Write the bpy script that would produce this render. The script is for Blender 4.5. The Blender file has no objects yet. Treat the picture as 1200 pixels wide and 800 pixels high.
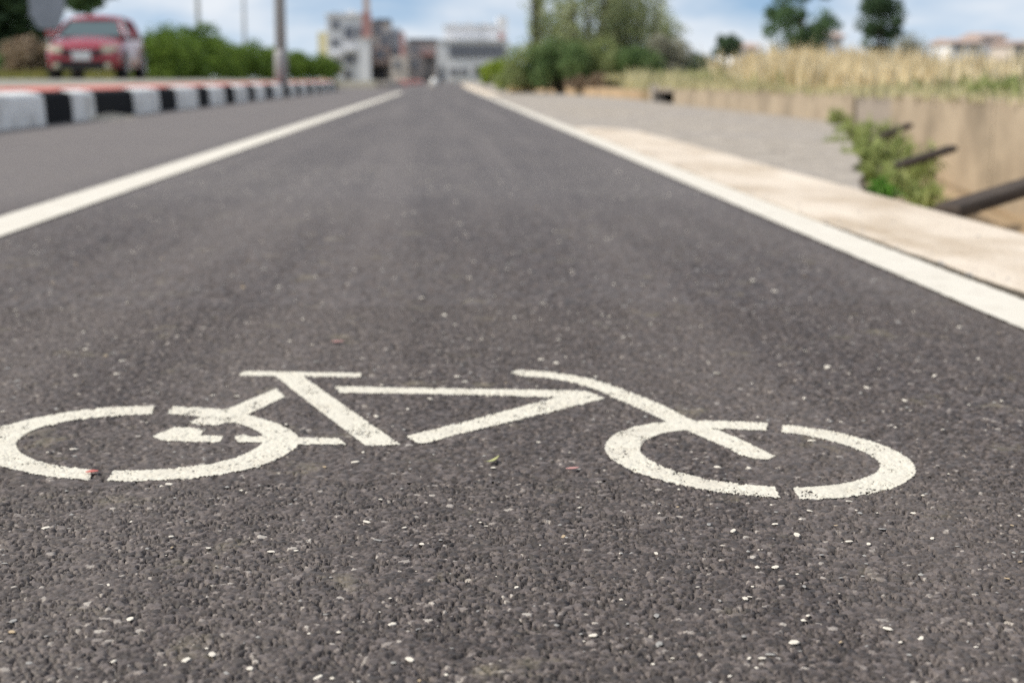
import bpy, math, random
import numpy as np
from mathutils import Vector, Matrix

random.seed(7)
rng = np.random.default_rng(7)
S = bpy.context.scene
COL = S.collection

# ------------------------------------------------------------------ camera
FPX = 1733.0                     # focal length in pixels of the 1200 px wide photograph
CAMH = 0.36                      # camera held low over the lane
HORIZON = 92.0
PITCH = math.atan((400 - HORIZON) / FPX)
YAW = math.atan(81.0 * math.cos(PITCH) / FPX)
cam_data = bpy.data.cameras.new('camera')
cam_data.sensor_width = 36.0
cam_data.lens = 36.0 * FPX / 1200.0
cam_data.clip_start = 0.02
cam_data.clip_end = 6000.0
cam_data.dof.use_dof = True
cam_data.dof.focus_distance = 1.15
cam_data.dof.aperture_fstop = 6.8
cam_data.dof.aperture_blades = 0
cam = bpy.data.objects.new('camera', cam_data)
cam.location = (0, 0, CAMH)
cam.rotation_euler = (math.pi / 2 - PITCH, 0, -YAW)
COL.objects.link(cam)
S.camera = cam

# ------------------------------------------------------------------ sky and sun
SUN_EL = math.radians(45)
sun_xy = Vector((-0.98, -0.12)).normalized()
SUN = Vector((sun_xy.x * math.cos(SUN_EL), sun_xy.y * math.cos(SUN_EL), math.sin(SUN_EL)))
W = bpy.data.worlds.new('World')
S.world = W
W.use_nodes = True
wt = W.node_tree
wt.nodes.clear()
wo = wt.nodes.new('ShaderNodeOutputWorld')
wb = wt.nodes.new('ShaderNodeBackground')
wb.inputs['Strength'].default_value = 0.13
sky = wt.nodes.new('ShaderNodeTexSky')
sky.sky_type = 'NISHITA'
sky.sun_disc = False
sky.sun_elevation = SUN_EL
sky.sun_rotation = math.atan2(sun_xy.x, sun_xy.y)
sky.altitude = 0
sky.air_density = 1.0
sky.dust_density = 0.1
sky.ozone_density = 2.2
tc = wt.nodes.new('ShaderNodeTexCoord')
mp = wt.nodes.new('ShaderNodeMapping')
mp.inputs['Scale'].default_value = (1.0, 1.0, 3.4)
mp.inputs['Location'].default_value = (0.31, 0.12, 0.2)
nz = wt.nodes.new('ShaderNodeTexNoise')
nz.inputs['Scale'].default_value = 4.2
nz.inputs['Detail'].default_value = 6.0
nz.inputs['Roughness'].default_value = 0.55
cr = wt.nodes.new('ShaderNodeValToRGB')
cr.color_ramp.elements[0].position = 0.36
cr.color_ramp.elements[0].color = (0, 0, 0, 1)
cr.color_ramp.elements[1].position = 0.57
cr.color_ramp.elements[1].color = (1, 1, 1, 1)
mulc = wt.nodes.new('ShaderNodeMath')
mulc.operation = 'MULTIPLY'
mulc.inputs[1].default_value = 0.95
mixs = wt.nodes.new('ShaderNodeMixRGB')
mixs.inputs['Color2'].default_value = (6.6, 6.9, 7.3, 1)
wt.links.new(tc.outputs['Generated'], mp.inputs['Vector'])
lift = wt.nodes.new('ShaderNodeVectorMath')          # clear blue down to the skyline: the air has little dust
lift.operation = 'ADD'
lift.inputs[1].default_value = (0.0, 0.0, 0.13)
nrm = wt.nodes.new('ShaderNodeVectorMath')
nrm.operation = 'NORMALIZE'
wt.links.new(tc.outputs['Generated'], lift.inputs[0])
wt.links.new(lift.outputs['Vector'], nrm.inputs[0])
wt.links.new(nrm.outputs['Vector'], sky.inputs['Vector'])
wt.links.new(mp.outputs['Vector'], nz.inputs['Vector'])
wt.links.new(nz.outputs['Fac'], cr.inputs['Fac'])
wt.links.new(cr.outputs['Color'], mulc.inputs[0])
wt.links.new(mulc.outputs[0], mixs.inputs['Fac'])
wt.links.new(sky.outputs['Color'], mixs.inputs['Color1'])
wt.links.new(mixs.outputs['Color'], wb.inputs['Color'])
wt.links.new(wb.outputs['Background'], wo.inputs['Surface'])

sl = bpy.data.lights.new('sun', 'SUN')
sl.energy = 4.6
sl.angle = math.radians(0.53)
sl.color = (1.0, 0.93, 0.82)
so = bpy.data.objects.new('sun', sl)
so.rotation_euler = SUN.to_track_quat('Z', 'Y').to_euler()
so.location = SUN * 50
COL.objects.link(so)

S.view_settings.view_transform = 'Standard'
S.view_settings.look = 'None'
S.view_settings.exposure = 0.0
S.view_settings.gamma = 1.0
S.view_settings.use_curve_mapping = False
S.render.engine = 'CYCLES'
S.cycles.use_denoising = False
S.cycles.use_adaptive_sampling = False
S.cycles.sample_clamp_direct = 6.0
S.cycles.sample_clamp_indirect = 3.0
S.cycles.max_bounces = 5
S.cycles.diffuse_bounces = 3
S.cycles.glossy_bounces = 2
S.cycles.transmission_bounces = 3
S.cycles.transparent_max_bounces = 6
S.cycles.caustics_reflective = False
S.cycles.caustics_refractive = False

# ------------------------------------------------------------------ pixel -> place
_R = cam.rotation_euler.to_matrix()
def ray(px, py):
    return _R @ Vector(((px - 600) / FPX, -(py - 400) / FPX, -1.0))
def at(px, py, z=0.0):
    """photo pixel -> point on the level z"""
    d = ray(px, py)
    t = (z - CAMH) / d.z
    return Vector((d.x * t, d.y * t, z))
def at_far(px, Y):
    """photo column -> X at distance Y along the road"""
    d = ray(px, HORIZON + 0.001)
    return d.x / d.y * Y
def z_at(px, py, Y):
    """height of the photo pixel when it stands at distance Y"""
    d = ray(px, py)
    return CAMH + d.z / d.y * Y
def y_at(px, X):
    """distance at which the photo column crosses the plane X"""
    d = ray(px, HORIZON + 0.001)
    return X * d.y / d.x

# ------------------------------------------------------------------ materials
def new_mat(name):
    m = bpy.data.materials.new(name)
    m.use_nodes = True
    nt = m.node_tree
    b = nt.nodes['Principled BSDF']
    return m, nt, b
def nd(nt, t, **kw):
    n = nt.nodes.new(t)
    for k, v in kw.items():
        if k in n.inputs:
            n.inputs[k].default_value = v
        else:
            setattr(n, k, v)
    return n
def c4(c): return (c[0], c[1], c[2], 1.0)
def surf(name, c1, c2=None, scale=3.0, rough=0.8, bump=0.0, bscale=None, spec=0.3, c3=None, scale3=0.7, lo=0.35, hi=0.65, stretch=(1, 1, 1), detail=5.0, amt3=1.0):
    """two-tone noise surface with a second, larger stain layer and fine relief"""
    m, nt, b = new_mat(name)
    b.inputs['Roughness'].default_value = rough
    b.inputs['Specular IOR Level'].default_value = spec
    if c2 is None:
        c2 = tuple(x * 0.8 for x in c1)
    t = nd(nt, 'ShaderNodeTexCoord')
    mpn = nd(nt, 'ShaderNodeMapping', Scale=stretch)
    nt.links.new(t.outputs['Object'], mpn.inputs['Vector'])
    n = nd(nt, 'ShaderNodeTexNoise', Scale=scale, Detail=detail, Roughness=0.6)
    nt.links.new(mpn.outputs['Vector'], n.inputs['Vector'])
    r = nd(nt, 'ShaderNodeValToRGB')
    r.color_ramp.elements[0].position = lo
    r.color_ramp.elements[1].position = hi
    r.color_ramp.elements[0].color = c4(c1)
    r.color_ramp.elements[1].color = c4(c2)
    nt.links.new(n.outputs['Fac'], r.inputs['Fac'])
    out = r.outputs['Color']
    if c3 is not None:
        n3 = nd(nt, 'ShaderNodeTexNoise', Scale=scale3, Detail=4.0, Roughness=0.6)
        nt.links.new(mpn.outputs['Vector'], n3.inputs['Vector'])
        r3 = nd(nt, 'ShaderNodeValToRGB')
        r3.color_ramp.elements[0].position = 0.48
        r3.color_ramp.elements[1].position = 0.68
        r3.color_ramp.elements[1].color = (amt3, amt3, amt3, 1)
        nt.links.new(n3.outputs['Fac'], r3.inputs['Fac'])
        mx = nd(nt, 'ShaderNodeMixRGB', Color2=c4(c3))
        nt.links.new(r3.outputs['Color'], mx.inputs['Fac'])
        nt.links.new(out, mx.inputs['Color1'])
        out = mx.outputs['Color']
    nt.links.new(out, b.inputs['Base Color'])
    if bump > 0:
        nb = nd(nt, 'ShaderNodeTexNoise', Scale=bscale or scale * 6, Detail=4.0)
        nt.links.new(t.outputs['Object'], nb.inputs['Vector'])
        bp = nd(nt, 'ShaderNodeBump', Strength=bump, Distance=0.01)
        nt.links.new(nb.outputs['Fac'], bp.inputs['Height'])
        nt.links.new(bp.outputs['Normal'], b.inputs['Normal'])
    return m
def leaf_mat(name, c1, c2, scale=1.2, transl=0.35, rough=0.55):
    m, nt, b = new_mat(name)
    b.inputs['Roughness'].default_value = rough
    b.inputs['Specular IOR Level'].default_value = 0.25
    t = nd(nt, 'ShaderNodeTexCoord')
    n = nd(nt, 'ShaderNodeTexNoise', Scale=scale, Detail=3.0)
    nt.links.new(t.outputs['Object'], n.inputs['Vector'])
    g = nd(nt, 'ShaderNodeNewGeometry')
    add = nd(nt, 'ShaderNodeMath', operation='MULTIPLY_ADD')
    nt.links.new(g.outputs['Random Per Island'], add.inputs[0])
    add.inputs[1].default_value = 0.55
    sub = nd(nt, 'ShaderNodeMath', operation='SUBTRACT')
    nt.links.new(n.outputs['Fac'], sub.inputs[0])
    sub.inputs[1].default_value = 0.27
    nt.links.new(sub.outputs[0], add.inputs[2])
    r = nd(nt, 'ShaderNodeValToRGB')
    r.color_ramp.elements[0].position = 0.2
    r.color_ramp.elements[1].position = 0.8
    r.color_ramp.elements[0].color = c4(c1)
    r.color_ramp.elements[1].color = c4(c2)
    nt.links.new(add.outputs[0], r.inputs['Fac'])
    nt.links.new(r.outputs['Color'], b.inputs['Base Color'])
    tr = nd(nt, 'ShaderNodeBsdfTranslucent')
    nt.links.new(r.outputs['Color'], tr.inputs['Color'])
    mx = nd(nt, 'ShaderNodeMixShader', Fac=transl)
    nt.links.new(b.outputs['BSDF'], mx.inputs[1])
    nt.links.new(tr.outputs['BSDF'], mx.inputs[2])
    nt.links.new(mx.outputs['Shader'], nt.nodes['Material Output'].inputs['Surface'])
    return m
def gloss(name, c, rough=0.3, metal=0.0, coat=0.0, spec=0.5):
    m, nt, b = new_mat(name)
    b.inputs['Roughness'].default_value = rough
    b.inputs['Metallic'].default_value = metal
    b.inputs['Coat Weight'].default_value = coat
    b.inputs['Specular IOR Level'].default_value = spec
    t = nd(nt, 'ShaderNodeTexCoord')
    n = nd(nt, 'ShaderNodeTexNoise', Scale=6.0, Detail=3.0)
    nt.links.new(t.outputs['Object'], n.inputs['Vector'])
    mx = nd(nt, 'ShaderNodeMixRGB', Color1=c4(c), Color2=c4([x * 0.85 for x in c]))
    nt.links.new(n.outputs['Fac'], mx.inputs['Fac'])
    nt.links.new(mx.outputs['Color'], b.inputs['Base Color'])
    return m

def asphalt_mat(name, near):
    """bituminous wearing course: stone-by-stone grey, dusty patches, a few pale stones"""
    m, nt, b = new_mat(name)
    b.inputs['Roughness'].default_value = 0.62
    b.inputs['Specular IOR Level'].default_value = 0.45
    t = nd(nt, 'ShaderNodeTexCoord')
    if near:
        a = nd(nt, 'ShaderNodeAttribute', attribute_name='stone')
        val = a.outputs['Fac']
    else:
        v = nd(nt, 'ShaderNodeTexVoronoi', Scale=150.0)
        nt.links.new(t.outputs['Object'], v.inputs['Vector'])
        sp = nd(nt, 'ShaderNodeSeparateColor')
        nt.links.new(v.outputs['Color'], sp.inputs['Color'])
        val = sp.outputs[0]
    r = nd(nt, 'ShaderNodeValToRGB')
    e = r.color_ramp.elements
    e[0].position = 0.0
    e[0].color = (0.022, 0.0180, 0.0172, 1)
    e[1].position = 1.0
    e[1].color = (0.46, 0.42, 0.37, 1)
    for p, c in ((0.45, (0.059, 0.0480, 0.0452)), (0.93, (0.130, 0.108, 0.101)), (0.975, (0.24, 0.21, 0.19))):
        x = e.new(p)
        x.color = c4(c)
    nt.links.new(val, r.inputs['Fac'])
    # fine grain
    n1 = nd(nt, 'ShaderNodeTexNoise', Scale=900.0, Detail=3.0, Roughness=0.7)
    nt.links.new(t.outputs['Object'], n1.inputs['Vector'])
    r1 = nd(nt, 'ShaderNodeMapRange')
    r1.inputs['From Min'].default_value = 0.3
    r1.inputs['From Max'].default_value = 0.7
    r1.inputs['To Min'].default_value = 0.72
    r1.inputs['To Max'].default_value = 1.28
    nt.links.new(n1.outputs['Fac'], r1.inputs['Value'])
    m1 = nd(nt, 'ShaderNodeMixRGB', blend_type='MULTIPLY', Fac=1.0)
    nt.links.new(r.outputs['Color'], m1.inputs['Color1'])
    nt.links.new(r1.outputs['Result'], m1.inputs['Color2'])
    # dust in broad patches and along the travelled length
    mpn = nd(nt, 'ShaderNodeMapping', Scale=(1.0, 0.28, 1.0))
    nt.links.new(t.outputs['Object'], mpn.inputs['Vector'])
    n2 = nd(nt, 'ShaderNodeTexNoise', Scale=2.3, Detail=6.0, Roughness=0.6)
    nt.links.new(mpn.outputs['Vector'], n2.inputs['Vector'])
    r2 = nd(nt, 'ShaderNodeValToRGB')
    r2.color_ramp.elements[0].position = 0.42
    r2.color_ramp.elements[1].position = 0.75
    r2.color_ramp.elements[1].color = (0.4, 0.4, 0.4, 1)
    nt.links.new(n2.outputs['Fac'], r2.inputs['Fac'])
    m2 = nd(nt, 'ShaderNodeMixRGB', Color2=(0.150, 0.128, 0.112, 1))
    nt.links.new(r2.outputs['Color'], m2.inputs['Fac'])
    nt.links.new(m1.outputs['Color'], m2.inputs['Color1'])
    # worn tyre tracks along the lane, and the dustier traffic lane beyond the left line
    mpt = nd(nt, 'ShaderNodeMapping', Scale=(4.5, 0.10, 1.0))
    nt.links.new(t.outputs['Object'], mpt.inputs['Vector'])
    nt_ = nd(nt, 'ShaderNodeTexNoise', Scale=1.0, Detail=4.0, Roughness=0.6)
    nt.links.new(mpt.outputs['Vector'], nt_.inputs['Vector'])
    rt = nd(nt, 'ShaderNodeMapRange')
    for k_, v_ in (('From Min', 0.45), ('From Max', 0.72), ('To Min', 0.0), ('To Max', 0.42)): rt.inputs[k_].default_value = v_
    nt.links.new(nt_.outputs['Fac'], rt.inputs['Value'])
    sx = nd(nt, 'ShaderNodeSeparateXYZ')
    nt.links.new(t.outputs['Object'], sx.inputs['Vector'])
    rx_ = nd(nt, 'ShaderNodeMapRange')
    for k_, v_ in (('From Min', -1.05), ('From Max', -1.35), ('To Min', 0.0), ('To Max', 0.45)): rx_.inputs[k_].default_value = v_
    nt.links.new(sx.outputs['X'], rx_.inputs['Value'])
    mxx = nd(nt, 'ShaderNodeMath', operation='MAXIMUM')
    nt.links.new(rt.outputs['Result'], mxx.inputs[0])
    nt.links.new(rx_.outputs['Result'], mxx.inputs[1])
    m2b = nd(nt, 'ShaderNodeMixRGB', Color2=(0.18, 0.155, 0.142, 1))
    nt.links.new(mxx.outputs[0], m2b.inputs['Fac'])
    nt.links.new(m2.outputs['Color'], m2b.inputs['Color1'])
    m2 = m2b
    # sparse khaki silt caught in small spots
    n3 = nd(nt, 'ShaderNodeTexNoise', Scale=9.0, Detail=5.0, Roughness=0.65)
    nt.links.new(t.outputs['Object'], n3.inputs['Vector'])
    r3 = nd(nt, 'ShaderNodeValToRGB')
    r3.color_ramp.elements[0].position = 0.60
    r3.color_ramp.elements[1].position = 0.76
    r3.color_ramp.elements[1].color = (0.65, 0.65, 0.65, 1)
    nt.links.new(n3.outputs['Fac'], r3.inputs['Fac'])
    m3 = nd(nt, 'ShaderNodeMixRGB', Color2=(0.24, 0.21, 0.14, 1))
    nt.links.new(r3.outputs['Color'], m3.inputs['Fac'])
    nt.links.new(m2.outputs['Color'], m3.inputs['Color1'])
    nt.links.new(m3.outputs['Color'], b.inputs['Base Color'])
    nb = nd(nt, 'ShaderNodeTexNoise', Scale=520.0, Detail=4.0, Roughness=0.65)
    nt.links.new(t.outputs['Object'], nb.inputs['Vector'])
    bp = nd(nt, 'ShaderNodeBump', Strength=0.55 if near else 0.35, Distance=0.0012)
    nt.links.new(nb.outputs['Fac'], bp.inputs['Height'])
    nt.links.new(bp.outputs['Normal'], b.inputs['Normal'])
    return m

def paint_mat(name, c1, c2, wear=(0.45, 0.42, 0.38)):
    m, nt, b = new_mat(name)
    b.inputs['Roughness'].default_value = 0.75
    b.inputs['Specular IOR Level'].default_value = 0.3
    t = nd(nt, 'ShaderNodeTexCoord')
    n = nd(nt, 'ShaderNodeTexNoise', Scale=7.0, Detail=5.0, Roughness=0.6)
    nt.links.new(t.outputs['Object'], n.inputs['Vector'])
    mx = nd(nt, 'ShaderNodeMixRGB', Color1=c4(c1), Color2=c4(c2))
    nt.links.new(n.outputs['Fac'], mx.inputs['Fac'])
    n2 = nd(nt, 'ShaderNodeTexNoise', Scale=210.0, Detail=4.0, Roughness=0.7)
    nt.links.new(t.outputs['Object'], n2.inputs['Vector'])
    r2 = nd(nt, 'ShaderNodeValToRGB')
    r2.color_ramp.elements[0].position = 0.60
    r2.color_ramp.elements[1].position = 0.74
    r2.color_ramp.elements[1].color = (0.8, 0.8, 0.8, 1)
    nt.links.new(n2.outputs['Fac'], r2.inputs['Fac'])
    m2 = nd(nt, 'ShaderNodeMixRGB', Color2=c4(wear))
    nt.links.new(r2.outputs['Color'], m2.inputs['Fac'])
    nt.links.new(mx.outputs['Color'], m2.inputs['Color1'])
    n4 = nd(nt, 'ShaderNodeTexNoise', Scale=16.0, Detail=7.0, Roughness=0.7)
    nt.links.new(t.outputs['Object'], n4.inputs['Vector'])
    r4 = nd(nt, 'ShaderNodeValToRGB')
    r4.color_ramp.elements[0].position = 0.50
    r4.color_ramp.elements[1].position = 0.78
    r4.color_ramp.elements[1].color = (0.6, 0.6, 0.6, 1)
    nt.links.new(n4.outputs['Fac'], r4.inputs['Fac'])
    m4 = nd(nt, 'ShaderNodeMixRGB', Color2=(0.40, 0.36, 0.30, 1))
    nt.links.new(r4.outputs['Color'], m4.inputs['Fac'])
    nt.links.new(m2.outputs['Color'], m4.inputs['Color1'])
    nt.links.new(m4.outputs['Color'], b.inputs['Base Color'])
    nb = nd(nt, 'ShaderNodeTexNoise', Scale=330.0, Detail=4.0)
    nt.links.new(t.outputs['Object'], nb.inputs['Vector'])
    bp = nd(nt, 'ShaderNodeBump', Strength=0.5, Distance=0.0015)
    nt.links.new(nb.outputs['Fac'], bp.inputs['Height'])
    nt.links.new(bp.outputs['Normal'], b.inputs['Normal'])
    return m

M = {}
M['asphalt_near'] = asphalt_mat('asphalt_near', True)
M['asphalt'] = asphalt_mat('asphalt', False)
M['paint'] = paint_mat('road_paint', (0.67, 0.64, 0.55), (0.60, 0.57, 0.49))
M['line_paint'] = paint_mat('line_paint', (0.70, 0.665, 0.59), (0.60, 0.565, 0.49))
M['cream'] = surf('cream_concrete', (0.69, 0.61, 0.51), (0.57, 0.49, 0.40), scale=2.5, rough=0.9, bump=0.5, bscale=90, c3=(0.44, 0.355, 0.26), scale3=3.2, amt3=1.0, stretch=(1, 0.4, 1))
M['slab'] = surf('grey_slab', (0.43, 0.385, 0.33), (0.25, 0.222, 0.19), scale=7.0, rough=0.9, bump=0.5, bscale=60, c3=(0.31, 0.285, 0.265), scale3=0.9)
M['wall'] = surf('tan_wall', (0.42, 0.345, 0.25), (0.31, 0.25, 0.18), scale=2.6, rough=0.92, bump=0.4, bscale=30, c3=(0.22, 0.18, 0.13), scale3=1.7, stretch=(1, 1.0, 0.9))
M['wall_grey'] = surf('stained_wall', (0.33, 0.28, 0.23), (0.28, 0.24, 0.20), scale=2.0, rough=0.92, bump=0.4, bscale=30)
M['soil'] = surf('sandy_soil', (0.50, 0.36, 0.22), (0.36, 0.26, 0.16), scale=1.3, rough=0.95, bump=0.6, bscale=12, c3=(0.20, 0.15, 0.08), scale3=0.8)
M['verge'] = surf('verge_paving', (0.30, 0.29, 0.25), (0.23, 0.225, 0.19), scale=0.9, rough=0.9, bump=0.3, bscale=20)
M['ground'] = surf('dry_ground', (0.22, 0.19, 0.12), (0.14, 0.14, 0.07), scale=0.15, rough=0.95)
M['white'] = surf('kerb_white', (0.84, 0.84, 0.82), (0.74, 0.74, 0.72), scale=3.0, rough=0.75, bump=0.3, bscale=40, c3=(0.40, 0.38, 0.35), scale3=3.0, amt3=0.6)
M['black'] = surf('kerb_black', (0.007, 0.008, 0.010), (0.013, 0.014, 0.016), scale=3.0, rough=0.85, spec=0.1, bump=0.3, bscale=40)
M['red'] = surf('kerb_red', (0.60, 0.14, 0.11), (0.62, 0.28, 0.24), scale=2.2, rough=0.8, bump=0.3, bscale=40, c3=(0.55, 0.36, 0.30), scale3=3.0, amt3=0.6)
M['pale_red'] = surf('kerb_lip', (0.66, 0.56, 0.52), (0.62, 0.44, 0.40), scale=2.2, rough=0.8, bump=0.3, bscale=40)
M['sand'] = surf('sand', (0.50, 0.45, 0.36), (0.38, 0.34, 0.27), scale=9.0, rough=0.95, bump=0.5, bscale=60)
M['beam'] = surf('dark_timber', (0.045, 0.034, 0.028), (0.075, 0.058, 0.045), scale=5.0, rough=0.9, bump=0.5, bscale=30, stretch=(1, 1, 6))
M['chip'] = surf('pale_stone', (0.74, 0.69, 0.60), (0.60, 0.55, 0.47), scale=80, rough=0.7)
M['chip2'] = surf('buff_stone', (0.50, 0.38, 0.24), (0.38, 0.30, 0.20), scale=80, rough=0.7)
M['chip3'] = surf('grey_stone', (0.34, 0.33, 0.31), (0.26, 0.25, 0.24), scale=80, rough=0.7)

# ------------------------------------------------------------------ object helpers
def tag(o, label=None, cat=None, group=None, kind=None):
    if label: o['label'] = label
    if cat: o['category'] = cat
    if group: o['group'] = group
    if kind: o['kind'] = kind
    return o
def empty(name, loc=(0, 0, 0), rz=0.0):
    o = bpy.data.objects.new(name, None)
    o.empty_display_size = 0.2
    o.location = loc
    o.rotation_euler = (0, 0, rz)
    COL.objects.link(o)
    return o
def link(name, me, mat, parent=None, smooth=False):
    o = bpy.data.objects.new(name, me)
    if mat is not None and len(me.materials) == 0:
        me.materials.append(mat)
    if smooth:
        me.polygons.foreach_set('use_smooth', np.ones(len(me.polygons), dtype=bool))
    o.parent = parent
    COL.objects.link(o)
    return o
def np_mesh(name, v, f):
    """numpy verts (N,3) and faces (M,k) of one arity -> mesh"""
    me = bpy.data.meshes.new(name)
    v = np.ascontiguousarray(v, dtype=np.float32)
    f = np.ascontiguousarray(f, dtype=np.int32)
    k = f.shape[1]
    me.vertices.add(len(v))
    me.vertices.foreach_set('co', v.ravel())
    me.loops.add(f.size)
    me.loops.foreach_set('vertex_index', f.ravel())
    me.polygons.add(len(f))
    me.polygons.foreach_set('loop_start', np.arange(len(f), dtype=np.int32) * k)
    me.polygons.foreach_set('loop_total', np.full(len(f), k, dtype=np.int32))
    me.update(calc_edges=True)
    return me
class MB:
    """collects boxes, tubes and faces into ONE mesh"""
    def __init__(s):
        s.v, s.f = [], []
    def face(s, pts):
        n = len(s.v)
        s.v += [tuple(p) for p in pts]
        s.f.append(tuple(range(n, n + len(pts))))
        return s
    def box(s, x0, x1, y0, y1, z0, z1, bev=0.0):
        n = len(s.v)
        if bev <= 0:
            s.v += [(x0, y0, z0), (x1, y0, z0), (x1, y1, z0), (x0, y1, z0), (x0, y0, z1), (x1, y0, z1), (x1, y1, z1), (x0, y1, z1)]
            s.f += [tuple(n + i for i in q) for q in ((3, 2, 1, 0), (4, 5, 6, 7), (0, 1, 5, 4), (1, 2, 6, 5), (2, 3, 7, 6), (3, 0, 4, 7))]
        else:
            b = bev
            rings = [((x0 + b, x1 - b, y0 + b, y1 - b), z0), ((x0, x1, y0, y1), z0 + b), ((x0, x1, y0, y1), z1 - b), ((x0 + b, x1 - b, y0 + b, y1 - b), z1)]
            for (a, c, d, e), z in rings:
                s.v += [(a, d, z), (c, d, z), (c, e, z), (a, e, z)]
            s.f.append((n + 3, n + 2, n + 1, n))
            for r in range(3):
                for i in range(4):
                    j = (i + 1) % 4
                    s.f.append((n + r * 4 + i, n + r * 4 + j, n + r * 4 + 4 + j, n + r * 4 + 4 + i))
            s.f.append((n + 12, n + 13, n + 14, n + 15))
        return s
    def tube(s, pts, radii, k=8, caps=True):
        pts = [Vector(p) for p in pts]
        n0 = len(s.v)
        for i, p in enumerate(pts):
            t = (pts[min(i + 1, len(pts) - 1)] - pts[max(i - 1, 0)]).normalized()
            u = t.cross(Vector((0, 0, 1)) if abs(t.z) < 0.9 else Vector((1, 0, 0))).normalized()
            w = t.cross(u)
            r = radii[i] if hasattr(radii, '__len__') else radii
            for a in range(k):
                q = 2 * math.pi * a / k
                s.v.append(tuple(p + u * (math.cos(q) * r) + w * (math.sin(q) * r)))
        for i in range(len(pts) - 1):
            for a in range(k):
                b = (a + 1) % k
                s.f.append((n0 + i * k + a, n0 + i * k + b, n0 + (i + 1) * k + b, n0 + (i + 1) * k + a))
        if caps:
            s.f.append(tuple(n0 + a for a in range(k))[::-1])
            s.f.append(tuple(n0 + (len(pts) - 1) * k + a for a in range(k)))
        return s
    def prism(s, poly, z0, z1):
        n = len(s.v); k = len(poly)
        s.v += [(p[0], p[1], z0) for p in poly] + [(p[0], p[1], z1) for p in poly]
        s.f.append(tuple(range(n, n + k))[::-1])
        s.f.append(tuple(range(n + k, n + 2 * k)))
        for i in range(k):
            j = (i + 1) % k
            s.f.append((n + i, n + j, n + k + j, n + k + i))
        return s
    def xprism(s, prof, x0, x1):
        """profile in (y, z) extruded along x"""
        n = len(s.v); k = len(prof)
        s.v += [(x0, p[0], p[1]) for p in prof] + [(x1, p[0], p[1]) for p in prof]
        s.f.append(tuple(range(n, n + k)))
        s.f.append(tuple(range(n + k, n + 2 * k))[::-1])
        for i in range(k):
            j = (i + 1) % k
            s.f.append((n + i, n + k + i, n + k + j, n + j))
        return s
    def yprism(s, prof, y0, y1):
        """profile in (x, z) extruded along y"""
        n = len(s.v); k = len(prof)
        s.v += [(p[0], y0, p[1]) for p in prof] + [(p[0], y1, p[1]) for p in prof]
        s.f.append(tuple(range(n, n + k)))
        s.f.append(tuple(range(n + k, n + 2 * k))[::-1])
        for i in range(k):
            j = (i + 1) % k
            s.f.append((n + i, n + k + i, n + k + j, n + j))
        return s
    def mesh(s, name):
        me = bpy.data.meshes.new(name)
        me.from_pydata(s.v, [], s.f)
        me.update()
        return me
    def build(s, name, mat, parent=None, smooth=False):
        return link(name, s.mesh(name), mat, parent, smooth)
def part(name, mat, parent, *boxes, bev=0.0):
    m = MB()
    for b in boxes:
        m.box(*b, bev=bev)
    return m.build(name, mat, parent)

# ------------------------------------------------------------------ asphalt relief
H_SEED = 91
def _hash(ix, iy, k):
    h = (ix.astype(np.int64) * 374761393 + iy.astype(np.int64) * 668265263 + (k + H_SEED) * 1442695041) & 0xffffffff
    h = ((h ^ (h >> 13)) * 1274126177) & 0xffffffff
    h = ((h ^ (h >> 16)) * 2246822519) & 0xffffffff
    return ((h ^ (h >> 15)) & 0xffffff) / float(0xffffff)
def vnoise(x, y, k):
    ix = np.floor(x); iy = np.floor(y)
    fx = x - ix; fy = y - iy
    fx = fx * fx * (3 - 2 * fx); fy = fy * fy * (3 - 2 * fy)
    ix = ix.astype(np.int64); iy = iy.astype(np.int64)
    a = _hash(ix, iy, k); b = _hash(ix + 1, iy, k); c = _hash(ix, iy + 1, k); d = _hash(ix + 1, iy + 1, k)
    return (a * (1 - fx) + b * fx) * (1 - fy) + (c * (1 - fx) + d * fx) * fy
CELL = 0.0042
BIG = 0.0088
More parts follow.
